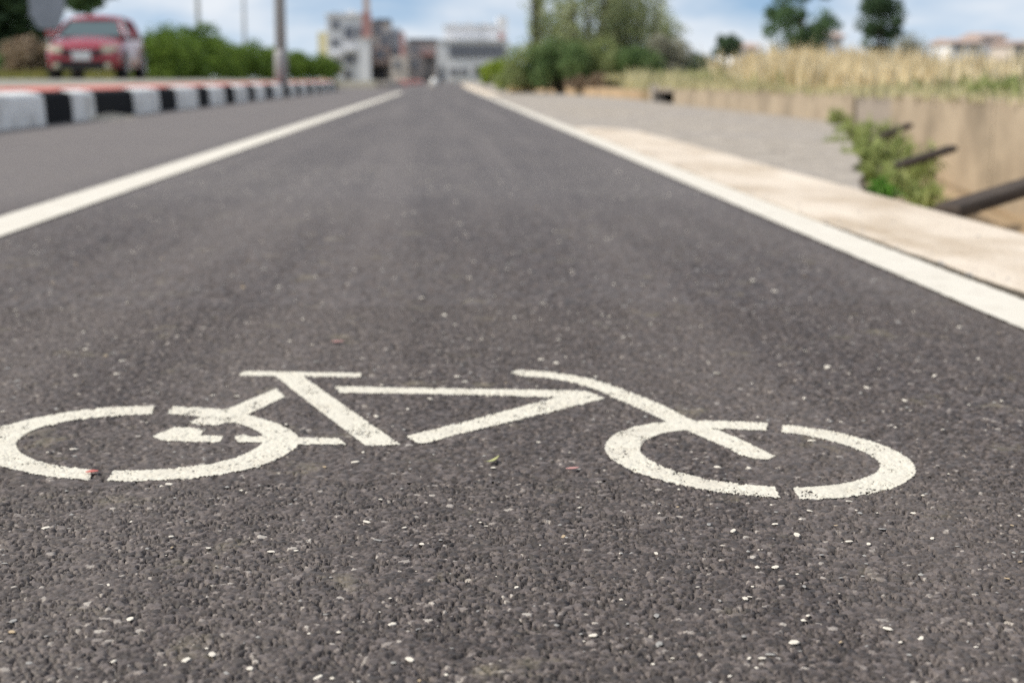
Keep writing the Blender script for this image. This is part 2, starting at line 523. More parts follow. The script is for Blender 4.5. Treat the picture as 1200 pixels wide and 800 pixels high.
def asphalt(x, y):
    """height (m) and stone tone of the rolled stone surface: angular flat-topped stones of two sizes, open pits between them"""
    gx = x / CELL; gy = y / CELL
    bx = np.floor(gx).astype(np.int64); by = np.floor(gy).astype(np.int64)
    f1 = np.full(x.shape, 9.0); f2 = np.full(x.shape, 9.0)
    tone = np.zeros(x.shape); hh = np.zeros(x.shape); tx = np.zeros(x.shape); ty = np.zeros(x.shape)
    dx1 = np.zeros(x.shape); dy1 = np.zeros(x.shape)
    for ox in (-1, 0, 1):
        for oy in (-1, 0, 1):
            cx = bx + ox; cy = by + oy
            px = cx + 0.5 + (_hash(cx, cy, 1) - 0.5) * 0.95
            py = cy + 0.5 + (_hash(cx, cy, 2) - 0.5) * 0.95
            w = _hash(cx, cy, 3)
            ddx = gx - px; ddy = gy - py
            d = np.sqrt(ddx * ddx + ddy * ddy) + (0.5 - w) * 0.42
            closer = d < f1
            f2 = np.where(closer, f1, np.minimum(f2, d))
            f1 = np.where(closer, d, f1)
            tone = np.where(closer, _hash(cx, cy, 4), tone)
            hh = np.where(closer, _hash(cx, cy, 5), hh)
            tx = np.where(closer, _hash(cx, cy, 6) - 0.5, tx)
            ty = np.where(closer, _hash(cx, cy, 7) - 0.5, ty)
            dx1 = np.where(closer, ddx, dx1); dy1 = np.where(closer, ddy, dy1)
    edge = np.clip((f2 - f1 - 0.06) / 0.16, 0, 1)
    gap = vnoise(x * 75, y * 75, 8)                       # some joints stay open, others are closed by binder
    depth = 0.0016 + 0.0056 * np.clip((gap - 0.25) / 0.5, 0, 1)
    drop = np.where(hh > 0.80, 0.0036 * (hh - 0.80) / 0.20, 0.0005 * hh)   # some stones sit deep or are lost
    z = -(1 - edge) * depth - drop * edge + (tx * dx1 + ty * dy1) * 0.0012 * edge
    # larger crushed stones with straight broken sides
    gx = x / BIG; gy = y / BIG
    bx = np.floor(gx).astype(np.int64); by = np.floor(gy).astype(np.int64)
    for ox in (-1, 0, 1):
        for oy in (-1, 0, 1):
            cx = bx + ox; cy = by + oy
            on = _hash(cx, cy, 51) < 0.80
            px = cx + 0.5 + (_hash(cx, cy, 52) - 0.5) * 0.8
            py = cy + 0.5 + (_hash(cx, cy, 53) - 0.5) * 0.8
            a0 = _hash(cx, cy, 54) * 6.283
            ddx = gx - px; ddy = gy - py
            r = 0.22 + 0.26 * _hash(cx, cy, 55)
            m = np.full(x.shape, -9.0)
            for q in range(5):
                a = a0 + q * 1.2566 + (_hash(cx, cy, 60 + q) - 0.5) * 0.9
                m = np.maximum(m, (np.cos(a) * ddx + np.sin(a) * ddy) * (0.85 + 0.45 * _hash(cx, cy, 70 + q)))
            e2 = np.clip((r - m) / 0.08, 0, 1)
            hit = on & (m < r) & (e2 > 0)
            top = -0.0006 * _hash(cx, cy, 56) + ((_hash(cx, cy, 57) - 0.5) * ddx + (_hash(cx, cy, 58) - 0.5) * ddy) * 0.0026
            zb = top - (1 - e2) * (0.0018 + 0.0034 * _hash(cx, cy, 59))
            z = np.where(hit, np.maximum(zb, np.where(e2 > 0.4, zb, z)), z)
            tone = np.where(hit & (e2 > 0.15), _hash(cx, cy, 80), tone)
    fade = np.clip((4.6 - y) / 1.9, 0, 1)
    z = z * (0.08 + 0.92 * fade) - 0.0009 * (1 - fade)
    z += (vnoise(x * 1100, y * 1100, 9) - 0.5) * 0.0005 + (vnoise(x * 8, y * 8, 10) - 0.5) * 0.0010
    return z, tone
def relief_grid(x0, x1, y0, y1, step):
    nx = int(round((x1 - x0) / step)) + 1
    ny = int(round((y1 - y0) / step)) + 1
    gx, gy = np.meshgrid(np.linspace(x0, x1, nx), np.linspace(y0, y1, ny))
    return gx, gy, nx, ny
def grid_faces(nx, ny, off=0):
    i = np.arange(nx * ny, dtype=np.int32).reshape(ny, nx) + off
    return np.stack([i[:-1, :-1], i[:-1, 1:], i[1:, 1:], i[1:, :-1]], axis=-1).reshape(-1, 4)

# ================================================================== SETTING
KX = -3.12            # foot of the kerb
WALLX = 3.36          # face of the far ditch wall
LIFT = 0.29          # level of the land left of the kerb
ROAD_R = 0.955        # right rim of the asphalt

# road: relief strips near the lens, plain sheet around and beyond them
strips = [(-0.50, 0.58, 0.60, 1.30, 0.00125), (-0.85, ROAD_R, 1.30, 2.35, 0.0022), (-1.60, ROAD_R, 2.35, 4.60, 0.0056)]
V, F, T = [], [], []
off = 0
for (x0, x1, y0, y1, st) in strips:
    gx, gy, nx, ny = relief_grid(x0, x1, y0, y1, st)
    z, tone = asphalt(gx, gy)
    V.append(np.stack([gx, gy, z], axis=-1).reshape(-1, 3))
    T.append(tone.ravel())
    F.append(grid_faces(nx, ny, off))
    off += nx * ny
me = np_mesh('road_surface', np.concatenate(V), np.concatenate(F))
att = me.attributes.new('stone', 'FLOAT', 'POINT')
att.data.foreach_set('value', np.concatenate(T).astype(np.float32))
road = MB()
Z0 = -0.0011
def quad(mb, x0, x1, y0, y1, z):
    mb.face([(x0, y0, z), (x1, y0, z), (x1, y1, z), (x0, y1, z)])
XL = KX - 0.05
quad(road, XL, ROAD_R, -3.0, 0.60, Z0)
for (x0, x1, y0, y1, st) in strips:
    quad(road, XL, x0, y0, y1, Z0)
    if x1 < ROAD_R:
        quad(road, x1, ROAD_R, y0, y1, Z0)
quad(road, XL, ROAD_R, 4.60, 12, Z0)
quad(road, XL, ROAD_R, 12, 44, Z0)
quad(road, -9.0, 1.5, 44, 150, Z0)
road_o = road.build('road', M['asphalt'])
tag(road_o, 'dark grey asphalt lane running to the horizon', None, None, 'structure')
rel = link('stone_relief', me, M['asphalt_near'], road_o, smooth=False)
rel['kind'] = 'stuff'

# the low ground that carries everything, out to the horizon
g = MB()
quad(g, -2500, 2500, -40, 4000, -0.62)
tag(g.build('ground', M['ground']), 'flat dry land reaching to the horizon', None, None, 'structure')

# land left of the kerb (level with the kerb top) and the carriageway on it
lt = MB()
lt.prism([(KX - 0.30, -3), (KX - 0.30, 43.8), (-5.2, 46.5), (-9.2, 47), (-9.2, 150), (-400, 150), (-400, -3)], -0.5, LIFT)
lt.yprism([(KX - 0.8, LIFT + 0.001), (-6.4, LIFT + 0.047), (-60, LIFT + 0.047), (-60, LIFT - 0.1), (KX - 0.8, LIFT - 0.1)], -3, 43)
tag(lt.build('verge', M['verge']), 'pale grey paved land behind the striped kerb', None, None, 'structure')
gl = MB()
gl.prism([(-13.5, 38), (-9.4, 47), (-9.4, 110), (-60, 110), (-60, 38)], LIFT + 0.004, LIFT + 0.05)
tag(gl.build('grass_bank', surf('bank_grass', (0.16, 0.17, 0.045), (0.20, 0.17, 0.06), scale=1.2, rough=0.95)), 'yellow green grassy ground behind the car', None, None, 'structure')
far = MB()
far.prism([(-400, 150.05), (-400, 900), (400, 900), (400, 150.05)], -0.5, 0.0)
tag(far.build('far_land', M['ground']), 'far flat land around the town', None, None, 'structure')

# right: cream apron, grey slab, ditch, wall, field
cs = MB()
cs.prism([(ROAD_R + 0.012, -3), (1.352, -3), (1.352, 10.2), (1.25, 10.7), (1.10, 11.0), (ROAD_R + 0.012, 11.0), (0.967, 3.6), (0.974, 3.3), (0.972, 3.1), (0.982, 2.9), (0.980, 2.65), (0.990, 2.45), (0.984, 2.3), (0.992, 2.15), (0.985, 2.0), (0.97, 1.9)], -0.3, 0.002)
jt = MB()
quad(jt, 0.9485, 0.998, 1.5, 3.7, -0.0004)  # flat strip, its dark colour stands for shade in the open joint
tag(jt.build('joint', surf('joint_shade', (0.05, 0.042, 0.03), (0.10, 0.08, 0.055), scale=40, rough=0.95)), 'dark strip painted as shade in the joint beside the right line', None, None, 'structure')
tag(cs.build('apron', M['cream']), 'cream concrete strip along the ditch', None, None, 'structure')
sb = MB()
je = random.Random(3)
jag = [(1.36 + 1.94 * q / 24 + je.uniform(-.02, .03), 4.75 + 7.45 * q / 24 + je.uniform(-.04, .04)) for q in range(1, 24)]
sb.prism([(1.36, 4.75)] + jag + [(3.30, 12.2), (WALLX - 0.01, 13.0), (WALLX - 0.01, 46), (ROAD_R + 0.008, 46), (ROAD_R + 0.008, 11.02), (1.10, 11.02), (1.258, 10.72), (1.36, 10.2)], -0.6, -0.003)
tag(sb.build('slab', M['slab']), 'grey concrete slab between the lane and the wall', None, None, 'structure')
pl = MB()
pl.prism([(ROAD_R + 0.008, 46.01), (WALLX, 46.01), (40, 60), (40, 150), (1.51, 150), (1.51, 46.01)], -0.6, -0.004)
tag(pl.build('path', M['slab']), 'grey paved margin far along the lane', None, None, 'structure')
# ditch bed, uneven sandy soil
nx, ny = 40, 150
gx, gy = np.meshgrid(np.linspace(1.2, WALLX + 0.02, nx), np.linspace(-3, 13.5, ny))
bz = -0.44 + 0.16 * (vnoise(gx * 2.3, gy * 1.3, 31) - 0.5) + 0.07 * (vnoise(gx * 7, gy * 6, 32) - 0.5)
bz += 0.30 * np.clip(1 - (gx - 1.34) / 0.75, 0, 1) ** 1.5
de = ((gx - 1.36) * 7.45 - (gy - 4.75) * 1.94) / 7.70            # metres right of the slab edge
bz += 0.30 * np.exp(-np.clip(de - 0.05, 0, 9) / 0.38) * (gy > 4.3)
bz = np.minimum(bz, -0.07)
bz += 0.16 * np.exp(-((gx - 2.9) / 0.4) ** 2 - ((gy - 8.9) / 1.1) ** 2)
me = np_mesh('ditch_bed', np.stack([gx, gy, bz], -1).reshape(-1, 3), grid_faces(nx, ny))
tag(link('ditch_bed', me, M['soil'], None, True), 'sandy orange soil in the bottom of the ditch', None, None, 'structure')
# field behind the wall
fd = MB()
fd.prism([(WALLX + 0.16, -3), (400, -3), (400, 150), (40.05, 150), (40.05, 60), (WALLX + 0.16, 46)], -0.6, 0.17)
tag(fd.build('field', M['ground']), 'dry field behind the ditch wall', None, None, 'structure')

# painted edge lines
def edge_line(name, x0, x1, y0, y1, label, seg=0.02):
    n = int((min(y1, 9) - y0) / seg)
    ys = np.concatenate([np.linspace(y0, min(y1, 9), n), np.linspace(9, y1, 40)[1:]])
    jl = (rng.random(len(ys)) - 0.5) * 0.0035
    jr = (rng.random(len(ys)) - 0.5) * 0.0035
    v = np.concatenate([np.stack([x0 + jl, ys, np.full(len(ys), 0.0028)], -1), np.stack([x1 + jr, ys, np.full(len(ys), 0.0028)], -1)])
    k = len(ys)
    i = np.arange(k - 1)
    f = np.stack([i, i + k, i + k + 1, i + 1], -1)
    o = link(name, np_mesh(name, v, f), M['line_paint'])
    tag(o, label, None, None, 'structure')
edge_line('edge_line', -1.165, -1.020, -3, 39, 'white painted line on the left of the lane')
edge_line('edge_line', 0.838, 0.948, -3, 60, 'white painted line on the right of the lane')

# striped kerb
kerb = empty('kerb', (KX, 0, 0))
tag(kerb, 'black and white kerb with red top along the road', None, None, 'structure')
def kz(px): return y_at(px, KX)
marks = [(-250, 'w'), (-130, 'k'), (-60, 'w'), (52, 'k'), (85, 'w'), (112, 'k'), (157, 'w'), (187, 'k'), (207, 'w'), (232, 'k'), (245, 'w'), (263, 'k'), (275, 'w'), (291, 'k'), (299, 'w'), (312, 'k'), (320, 'w'), (332, 'k'), (340, 'w'), (347, 'k'), (353, 'w'), (360, 'k'), (366, 'w'), (372, 'k'), (377, 'w'), (382, 'k'), (386.5, 'w'), (391, 'k'), (395, 'w')]
def kerb_block(parent, y0, y1, kind, hface=0.243, htop=0.296, x=0.0, gap=0.012):
    jx = random.uniform(-0.008, 0.008)
    dz = random.uniform(-0.004, 0.004)
    prof = [(x + jx, -0.1), (x + jx - 0.006, hface * 0.45), (x + jx - 0.014, hface - 0.03 + dz), (x + jx - 0.03, hface + dz - 0.006),
            (x + jx - 0.05, hface + 0.004 + dz), (x - 0.29, htop - 0.012), (x - 0.29, -0.1)]
    b = MB().yprism(prof, y0 + gap / 2, y1 - gap / 2).build('kerb_block', M['white'] if kind == 'w' else M['black'], parent)
    t0 = 0.50 if kind == 'w' else 0.16
    xa, za = x + jx - 0.045, hface + 0.008 + dz
    xb, zb = x - 0.293, htop - 0.006
    xa2, za2 = xa + (xb - xa) * t0, za + (zb - za) * t0
    m = MB().yprism([(xa2, za2 - 0.01), (xa2, za2 + 0.004), (xb, zb + 0.004), (xb, zb - 0.01)], y0 + gap / 2 + 0.002, y1 - gap / 2 - 0.002)
    m.build('painted_top', M['red'], b)
    return b
for i in range(len(marks) - 1):
    kerb_block(kerb, kz(marks[i][0]), kz(marks[i + 1][0]), marks[i][1])
# pale rounded end of the kerb
ke = MB()
ye = kz(395)
ke.prism([(-0.0, ye + 0.02), (-0.1, ye + 1.2), (-0.5, ye + 2.2), (-1.1, ye + 2.9), (-2.0, ye + 3.2), (-2.0, ye + 0.02)], -0.1, 0.31)
ke.build('kerb_nose', surf('nose', (0.60, 0.55, 0.36), (0.5, 0.46, 0.33), scale=2), kerb)
# far island kerb
k2 = empty('island_kerb', (-2.15, 58, 0), math.atan2(0.95, 44) * -1)
tag(k2, 'low grey and red kerb of the far traffic island', None, None, 'structure')
yy = 0.0
for i in range(14):
    L = 3.0
    b = MB().yprism([(0.0, -0.05), (-0.03, 0.20), (-0.06, 0.23), (-0.4, 0.26), (-0.4, -0.05)], yy + 0.02, yy + L - 0.02)
    b.build('kerb_block', M['red'] if i > 3 and i % 4 != 3 else M['slab'], k2)
    yy += L
isl = MB()
isl.prism([(-2.56, 58), (-6.5, 62), (-5.8, 100), (-1.62, 100)], -0.1, 0.22)
tag(isl.build('island', M['verge']), 'paved ground of the far traffic island', None, None, 'structure')
# low cream kerb along the far right side of the lane
k3 = empty('right_kerb', (0.96, 30, 0))
tag(k3, 'low cream kerb at the far right of the lane', None, None, 'structure')
for i in range(16):
    MB().box(0.0, 0.22, i * 3 + 0.02, i * 3 + 2.98, -0.05, 0.035 + 0.004 * i, bev=0.01).build('kerb_block', M['cream'], k3)

# far ditch wall, cast in panels
wl = empty('ditch_wall', (WALLX, 0, 0))
tag(wl, 'tan concrete retaining wall on the far side of the ditch', 'wall')
yb = [-3.0, -0.4, 2.1, 4.6, 7.2, 9.0, y_at(1045, WALLX), y_at(1003, WALLX), 15.0, 17.5, 20.0, y_at(790, WALLX)]
for i in range(len(yb) - 1):
    grey = (i == 6)
    top = 0.235 + random.uniform(-0.006, 0.006)
    jx = 0.012 if grey else random.uniform(-0.004, 0.004)
    MB().box(jx, 0.15, yb[i] + 0.012, yb[i + 1] - 0.012, -0.6, top, bev=0.008).build('panel', M['wall_grey'] if grey else M['wall'], wl)
MB().box(0.05, 0.13, -2.9, yb[-1] - 0.1, -0.6, 0.215).build('joint_fill', M['wall_grey'], wl)

# ================================================================== BICYCLE SYMBOL
def ring_poly(pc, R, n=96):
    return [(pc.x + R * math.cos(2 * math.pi * i / n), pc.y + R * math.sin(2 * math.pi * i / n)) for i in range(n)]
def px_poly(pts):
    return [tuple(at(*p).xy) for p in pts]
def inside(poly, x, y):
    r = np.zeros(x.shape, dtype=bool)
    n = len(poly)
    j = n - 1
    for i in range(n):
        xi, yi = poly[i]; xj, yj = poly[j]
        c = ((yi > y) != (yj > y)) & (x < (xj - xi) * (y - yi) / (yj - yi + 1e-12) + xi)
        r ^= c
        j = i
    return r
def wheel_center(cx, ytop, ybot):
    a = at(cx, ytop); b = at(cx, ybot)
    ym = (a.y + b.y) / 2
    d = ray(cx, 520)
    return Vector((at_far(cx, ym) * 1.0, ym, 0)), (a.y - b.y) / 2
rc, rr = wheel_center(160, 475.5, 564)
fc, fr = wheel_center(890.5, 493, 584)
# lateral place of the wheel centres, from the rim columns
rc.x = (at(350, 516).x + at(-29.5, 518).x) / 2
fc.x = (at(1073, 547).x + at(708, 524).x) / 2
rr = ((at(350, 516).x - at(-29.5, 518).x) / 2 + rr) / 2
fr = ((at(1073, 547).x - at(708, 524).x) / 2 + fr) / 2
shapes = []     # (name, include polys, exclude polys)
def smooth(pts, it=2):
    for _ in range(it):
        pts = [q for a_, b_ in zip(pts, pts[1:] + pts[:1]) for q in ((a_[0] * .75 + b_[0] * .25, a_[1] * .75 + b_[1] * .25), (a_[0] * .25 + b_[0] * .75, a_[1] * .25 + b_[1] * .75))]
    return px_poly(pts)
rear_out = smooth([(0, 499.3), (22.5, 493.8), (45, 488.5), (67.5, 484.5), (97.5, 480), (135, 477), (180, 475.6), (200, 476), (235, 477), (262, 479.5), (290, 485), (322, 494), (342, 503.5), (350.5, 512), (350.5, 520), (341, 529), (320, 540), (290, 550), (250, 557), (210, 561), (170, 563), (150, 563.6), (124, 562.8), (100, 561.6), (67.5, 559.3), (45, 556), (19.5, 550.5), (0, 545.5), (-18, 537), (-28, 524), (-25, 511), (-12, 503)])
rear_in = smooth([(17.3, 520), (22, 514), (31.5, 506.5), (49.5, 499.3), (75, 493.8), (105, 489.3), (135, 486.7), (178, 484.8), (200, 485), (230, 486.5), (270, 493.5), (290, 499), (302, 504.5), (309, 510), (309, 518), (300, 525), (282, 534), (258, 541.5), (210, 548), (175, 550.7), (142, 551.2), (112, 550.6), (82.5, 547.3), (60, 543.8), (37.5, 537.5), (22.5, 529.8)])
front_out = smooth([(707.5, 524), (714, 512.5), (726, 504.6), (747, 498.3), (770, 494.6), (795, 493), (822, 492.6), (849, 492.8), (875, 494), (900, 495.4), (917, 497), (945, 500.3), (976, 505), (1002, 510.8), (1029, 519), (1052, 528.5), (1068, 539), (1074, 549), (1070, 559), (1055, 568.2), (1029, 576.2), (994, 581.4), (959, 583.7), (930, 583.5), (910, 582), (884, 580), (849, 576.5), (814, 571), (779, 563), (749, 554.7), (726, 544), (712, 533.7)])
front_in = smooth([(749.5, 524), (752.5, 518.5), (761, 512.5), (775, 507), (803, 503), (836, 501.8), (866, 502.3), (898, 504), (916, 506), (941, 509), (967, 514.4), (992, 521.5), (1013, 529.5), (1027, 537), (1031.5, 543.5), (1029.5, 551), (1020, 557.5), (999, 563.8), (978, 567.8), (953, 569.8), (930, 570.2), (905, 569.5), (875, 567.3), (840, 562.8), (805, 555.6), (779, 547.5), (759, 538), (751, 530)])
rear_gaps = [px_poly([(183, 466), (176, 492), (193, 492), (206, 466)]), px_poly([(109, 545), (103, 570), (121, 570), (137, 545)])]
front_gaps = [px_poly([(901, 486), (897, 512), (915, 512), (919, 486)]), px_poly([(903, 560), (919, 592), (942, 592), (923, 560)])]
split_r = [(rc.x - 1, rc.y - 1), (rc.x - 1, rc.y + 1), (at(188, 480).x, rc.y + 1), (at(188, 480).x, rc.y), (at(116, 556).x, rc.y), (at(116, 556).x, rc.y - 1)]
split_f = [(fc.x - 1, fc.y - 1), (fc.x - 1, fc.y + 1), (at(908, 500).x, fc.y + 1), (at(920, 578).x, fc.y - 1)]
stay = px_poly([(324, 455), (334, 464.5), (290, 485), (270, 492), (256, 498), (240, 497.5), (221, 495), (235, 488), (246, 484), (268, 478)])
shapes.append(('saddle', [px_poly([(284.5, 434.6), (424, 436.8), (422, 441.2), (280.5, 440)])], []))
shapes.append(('seat_tube', [px_poly([(322, 440), (355, 440.5), (402, 473.5), (469.8, 520.8), (428, 521.3), (375, 481)])], []))
shapes.append(('seat_stay', [stay], []))
shapes.append(('frame_triangle', [px_poly([(392, 452.3), (540, 455), (689, 458.2), (708, 467), (640, 483.5), (540, 507.5), (503, 518), (490, 519.6), (476, 510.7), (540, 495), (655, 465), (540, 462), (398, 459.5)])], []))
shapes.append(('fork', [px_poly([(598.6, 437), (603, 434.4), (612, 433.6), (645, 436), (673, 440), (701, 446), (732.5, 456.8), (750, 464), (775, 474), (805, 489), (819, 494), (845, 504.6), (871.5, 516), (896, 528), (908, 534.5), (901, 537.8), (885, 537.8), (868, 532.6), (840, 518.6), (805, 503.7), (782, 494), (746, 477.5), (715, 464), (697.5, 455.5), (676.5, 449), (645, 443), (615, 440.8)])], []))
shapes.append(('hub', [px_poly([(179, 511), (189, 506), (204, 500.3), (222, 500.5), (240, 503), (234, 509.5), (261, 511), (258, 517.4), (225, 517.2), (188, 515.5)])], []))
shapes.append(('chain_stay', [px_poly([(275, 511), (288, 508.5), (292, 511), (320, 511), (318, 518), (278, 517.6)]), px_poly([(340, 512), (396, 512.6), (406, 520), (340, 520)])], []))
shapes.append(('wheel_arc', [rear_out], [rear_in] + rear_gaps, split_r, True))
shapes.append(('wheel_arc', [rear_out], [rear_in] + rear_gaps, split_r, False))
shapes.append(('wheel_arc', [front_out], [front_in] + front_gaps, split_f, True))
shapes.append(('wheel_arc', [front_out], [front_in] + front_gaps, split_f, False))
bike = empty('bicycle_marking', (at(520, 500).x, at(520, 500).y, 0))
tag(bike, 'white stencilled bicycle symbol painted on the dark asphalt', 'road marking')
st = 0.0011
gx, gy, nx, ny = relief_grid(-0.52, 0.50, 1.10, 2.00, st)
hz, _ = asphalt(gx, gy)
soft = hz.copy()
for _ in range(5):
    p = np.pad(soft, 1, mode='edge')
    soft = (p[:-2, 1:-1] + p[2:, 1:-1] + p[1:-1, :-2] + p[1:-1, 2:] + p[1:-1, 1:-1]) / 5
pz = np.maximum(soft * 0.4 + 0.06 * hz, hz + 0.0002) + 0.0003
cx_ = (gx[:-1, :-1] + st / 2); cy_ = (gy[:-1, :-1] + st / 2)
cz_ = hz[:-1, :-1]
jx = (vnoise(cx_ * 300, cy_ * 300, 41) - 0.5) * 0.0007
jy = (vnoise(cx_ * 300, cy_ * 300, 42) - 0.5) * 0.0007
worn = (cz_ < -0.0066) & (vnoise(cx_ * 40, cy_ * 40, 43) > 0.5)      # paint never reached the deepest pits
taken = np.zeros(cx_.shape, dtype=bool)
allf = grid_faces(nx, ny).reshape(ny - 1, nx - 1, 4)
allv = np.stack([gx, gy, pz], -1).reshape(-1, 3)
for s in shapes:
    m = np.zeros(cx_.shape, dtype=bool)
    for p in s[1]: m |= inside(p, cx_ + jx, cy_ + jy)
    for p in s[2]: m &= ~inside(p, cx_ + jx, cy_ + jy)
    if len(s) > 3:
        sp = inside(s[3], cx_, cy_)
        m &= sp if s[4] else ~sp
    m &= ~taken
    taken |= m
    m &= ~worn
    f = allf[m]
    u, inv = np.unique(f.ravel(), return_inverse=True)
    o = link(s[0], np_mesh(s[0], allv[u] - np.array(bike.location), inv.reshape(-1, 4)), M['paint'], bike)

# ================================================================== LOOSE BITS ON THE ASPHALT
def chip_mesh(k):
    r = random.Random(k)
    n = r.choice((5, 6, 7))
    m = MB()
    asp = r.uniform(0.45, 0.95)
    base = [(math.cos(2 * math.pi * (i + r.uniform(-.25, .25)) / n), asp * math.sin(2 * math.pi * (i + r.uniform(-.25, .25)) / n)) for i in range(n)]
    lo = [(x, y, -0.4) for x, y in base]
    hi = [(x * 0.82 + r.uniform(-.06, .06), y * 0.82 + r.uniform(-.06, .06), 0.22 + r.uniform(-.05, .1)) for x, y in base]
    m.v = lo + hi
    m.f = [tuple(range(n, 2 * n))] + [(i, (i + 1) % n, n + (i + 1) % n, n + i) for i in range(n)]
    return m.mesh('stone_chip')
chips = {}
for mk in ('chip', 'chip2', 'chip3'):
    chips[mk] = []
    for k in range(5):
        c = chip_mesh(k * 3 + len(mk) * 7)
        c.materials.append(M[mk])
        chips[mk].append(c)
big = [(373, 793, 15, 'chip'), (14, 740, 13, 'chip2'), (1040, 736, 15, 'chip'), (293, 783, 11, 'chip'), (152, 725, 12, 'chip'), (127, 685, 8, 'chip'), (318, 646, 11, 'chip'), (347, 645, 7, 'chip'), (245, 642, 8, 'chip'), (460, 731, 12, 'chip'), (490, 737, 9, 'chip3'), (480, 772, 14, 'chip'), (909, 664, 12, 'chip'), (930, 752, 16, 'chip'), (1055, 752, 7, 'chip'), (855, 792, 9, 'chip'), (696, 744, 14, 'chip'), (947, 721, 7, 'chip'), (769, 648, 9, 'chip'), (728, 648, 7, 'chip3'), (934, 626, 12, 'chip'), (995, 634, 11, 'chip'), (1018, 637, 8, 'chip'), (878, 771, 8, 'chip'), (1144, 758, 7, 'chip'), (963, 650, 7, 'chip3'), (788, 771, 6, 'chip'), (605, 688, 8, 'chip'), (560, 716, 7, 'chip3'), (446, 585, 7, 'chip'), (672, 551, 6, 'chip3'), (840, 547, 9, 'chip'), (878, 548, 10, 'chip'), (951, 516, 12, 'chip'), (416, 541, 11, 'chip'), (504, 467, 9, 'chip'), (478, 479, 6, 'chip'), (536, 441, 9, 'chip'), (545, 447, 8, 'chip'), (250, 463, 8, 'chip'), (278, 464, 7, 'chip'), (137, 438, 9, 'chip'), (87, 526, 12, 'chip'), (198, 567, 10, 'chip'), (652, 425, 9, 'chip'), (698, 441, 5, 'chip'), (1016, 454, 12, 'chip'), (1060, 469, 8, 'chip'), (840, 437, 10, 'chip'), (995, 587, 11, 'chip'), (1008, 601, 9, 'chip3'), (1070, 601, 8, 'chip'), (1124, 383, 9, 'chip'), (970, 429, 9, 'chip'), (1095, 440, 10, 'chip'), (447, 451, 6, 'chip')]
def put_chip(x, y, r, mk, flat=None):
    me_ = random.choice(chips[mk])
    o = bpy.data.objects.new('stone_chip', me_)
    o.parent = road_o
    o.location = (x, y, 0.0003)
    o.scale = (r, r * random.uniform(0.7, 1.1), r * (flat or random.uniform(0.12, 0.3)))
    o.rotation_euler = (random.uniform(-.15, .15), random.uniform(-.15, .15), random.uniform(0, 6.28))
    COL.objects.link(o)
for (px, py, w, mk) in big:
    p = at(px, py)
    put_chip(p.x, p.y, 0.5 * w * (p.y / FPX) * 1.0, mk, 0.22)
n = 0
while n < 240:
    py = random.uniform(300, 800) if n < 160 else random.uniform(215, 380)
    px = random.uniform(-60, 1260)
    p = at(px, py)
    if not (-1.0 < p.x < 0.82): continue
    r = random.choice((0.0016, 0.002, 0.0024, 0.003, 0.0038)) * (1 + 0.35 * max(0, p.y - 1.2))
    put_chip(p.x, p.y, r, random.choice(('chip', 'chip', 'chip3', 'chip3', 'chip2')))
    n += 1
def pebbles(name, P, R, mat, parent, label=None):
    n = len(P)
    o8 = np.array([[1, 0, 0], [0.3, 0.95, 0], [-0.8, 0.6, 0], [-0.8, -0.6, 0], [0.3, -0.95, 0], [0.1, 0.05, 0.55]])
    v = np.repeat(o8[None], n, 0) * (0.75 + 0.5 * rng.random((n, 6, 1)))
    a = rng.uniform(0, 6.283, n)
    c, s_ = np.cos(a)[:, None], np.sin(a)[:, None]
    v = np.stack([v[..., 0] * c - v[..., 1] * s_, v[..., 0] * s_ + v[..., 1] * c, v[..., 2]], -1)
    v = v * R[:, None, None] + P[:, None, :]
    f = np.array([[0, 1, 5], [1, 2, 5], [2, 3, 5], [3, 4, 5], [4, 0, 5]])
    F_ = (np.arange(n)[:, None, None] * 6 + f[None]).reshape(-1, 3)
    o_ = link(name, np_mesh(name, v.reshape(-1, 3), F_), mat, parent)
    o_['kind'] = 'stuff'
    if label: o_['label'] = label
    return o_
n = 1500
yy_ = 0.75 + 5.5 * rng.random(n) ** 1.5
xx_ = rng.uniform(-1.0, 0.83, n)
pebbles('grit', np.stack([xx_, yy_, np.full(n, -0.0003)], -1), (0.0008 + 0.0016 * rng.random(n) ** 2) * (1 + 0.3 * np.clip(yy_ - 1.2, 0, 9)), M['chip3'], road_o)
n = 700
yy_ = 0.75 + 5.5 * rng.random(n) ** 1.5
xx_ = rng.uniform(-1.0, 0.83, n)
pebbles('grit', np.stack([xx_, yy_, np.full(n, -0.0003)], -1), (0.0007 + 0.0015 * rng.random(n) ** 2) * (1 + 0.3 * np.clip(yy_ - 1.2, 0, 9)), M['chip'], road_o)
n = 9000
yy_ = rng.uniform(4.9, 20, n)
xx_ = rng.uniform(1.36, WALLX - 0.03, n)
ok = ((xx_ - 1.36) * 7.45 - (yy_ - 4.75) * 1.94) < -0.25
pebbles('gravel', np.stack([xx_, yy_, np.full(n, -0.006)], -1)[ok], (0.006 + 0.016 * rng.random(n) ** 2)[ok], M['slab'], None, 'loose grey gravel strewn over the grey slab')
n = 500
yy_ = rng.uniform(2.6, 11, n)
xx_ = np.where(rng.random(n) < 0.5, 0.97 + 0.06 * rng.random(n) ** 2, rng.uniform(0.97, 1.34, n))
pebbles('grit', np.stack([xx_, yy_, np.full(n, 0.001)], -1), 0.002 + 0.006 * rng.random(n) ** 2, M['chip3'], None, 'loose grit on the cream concrete strip')
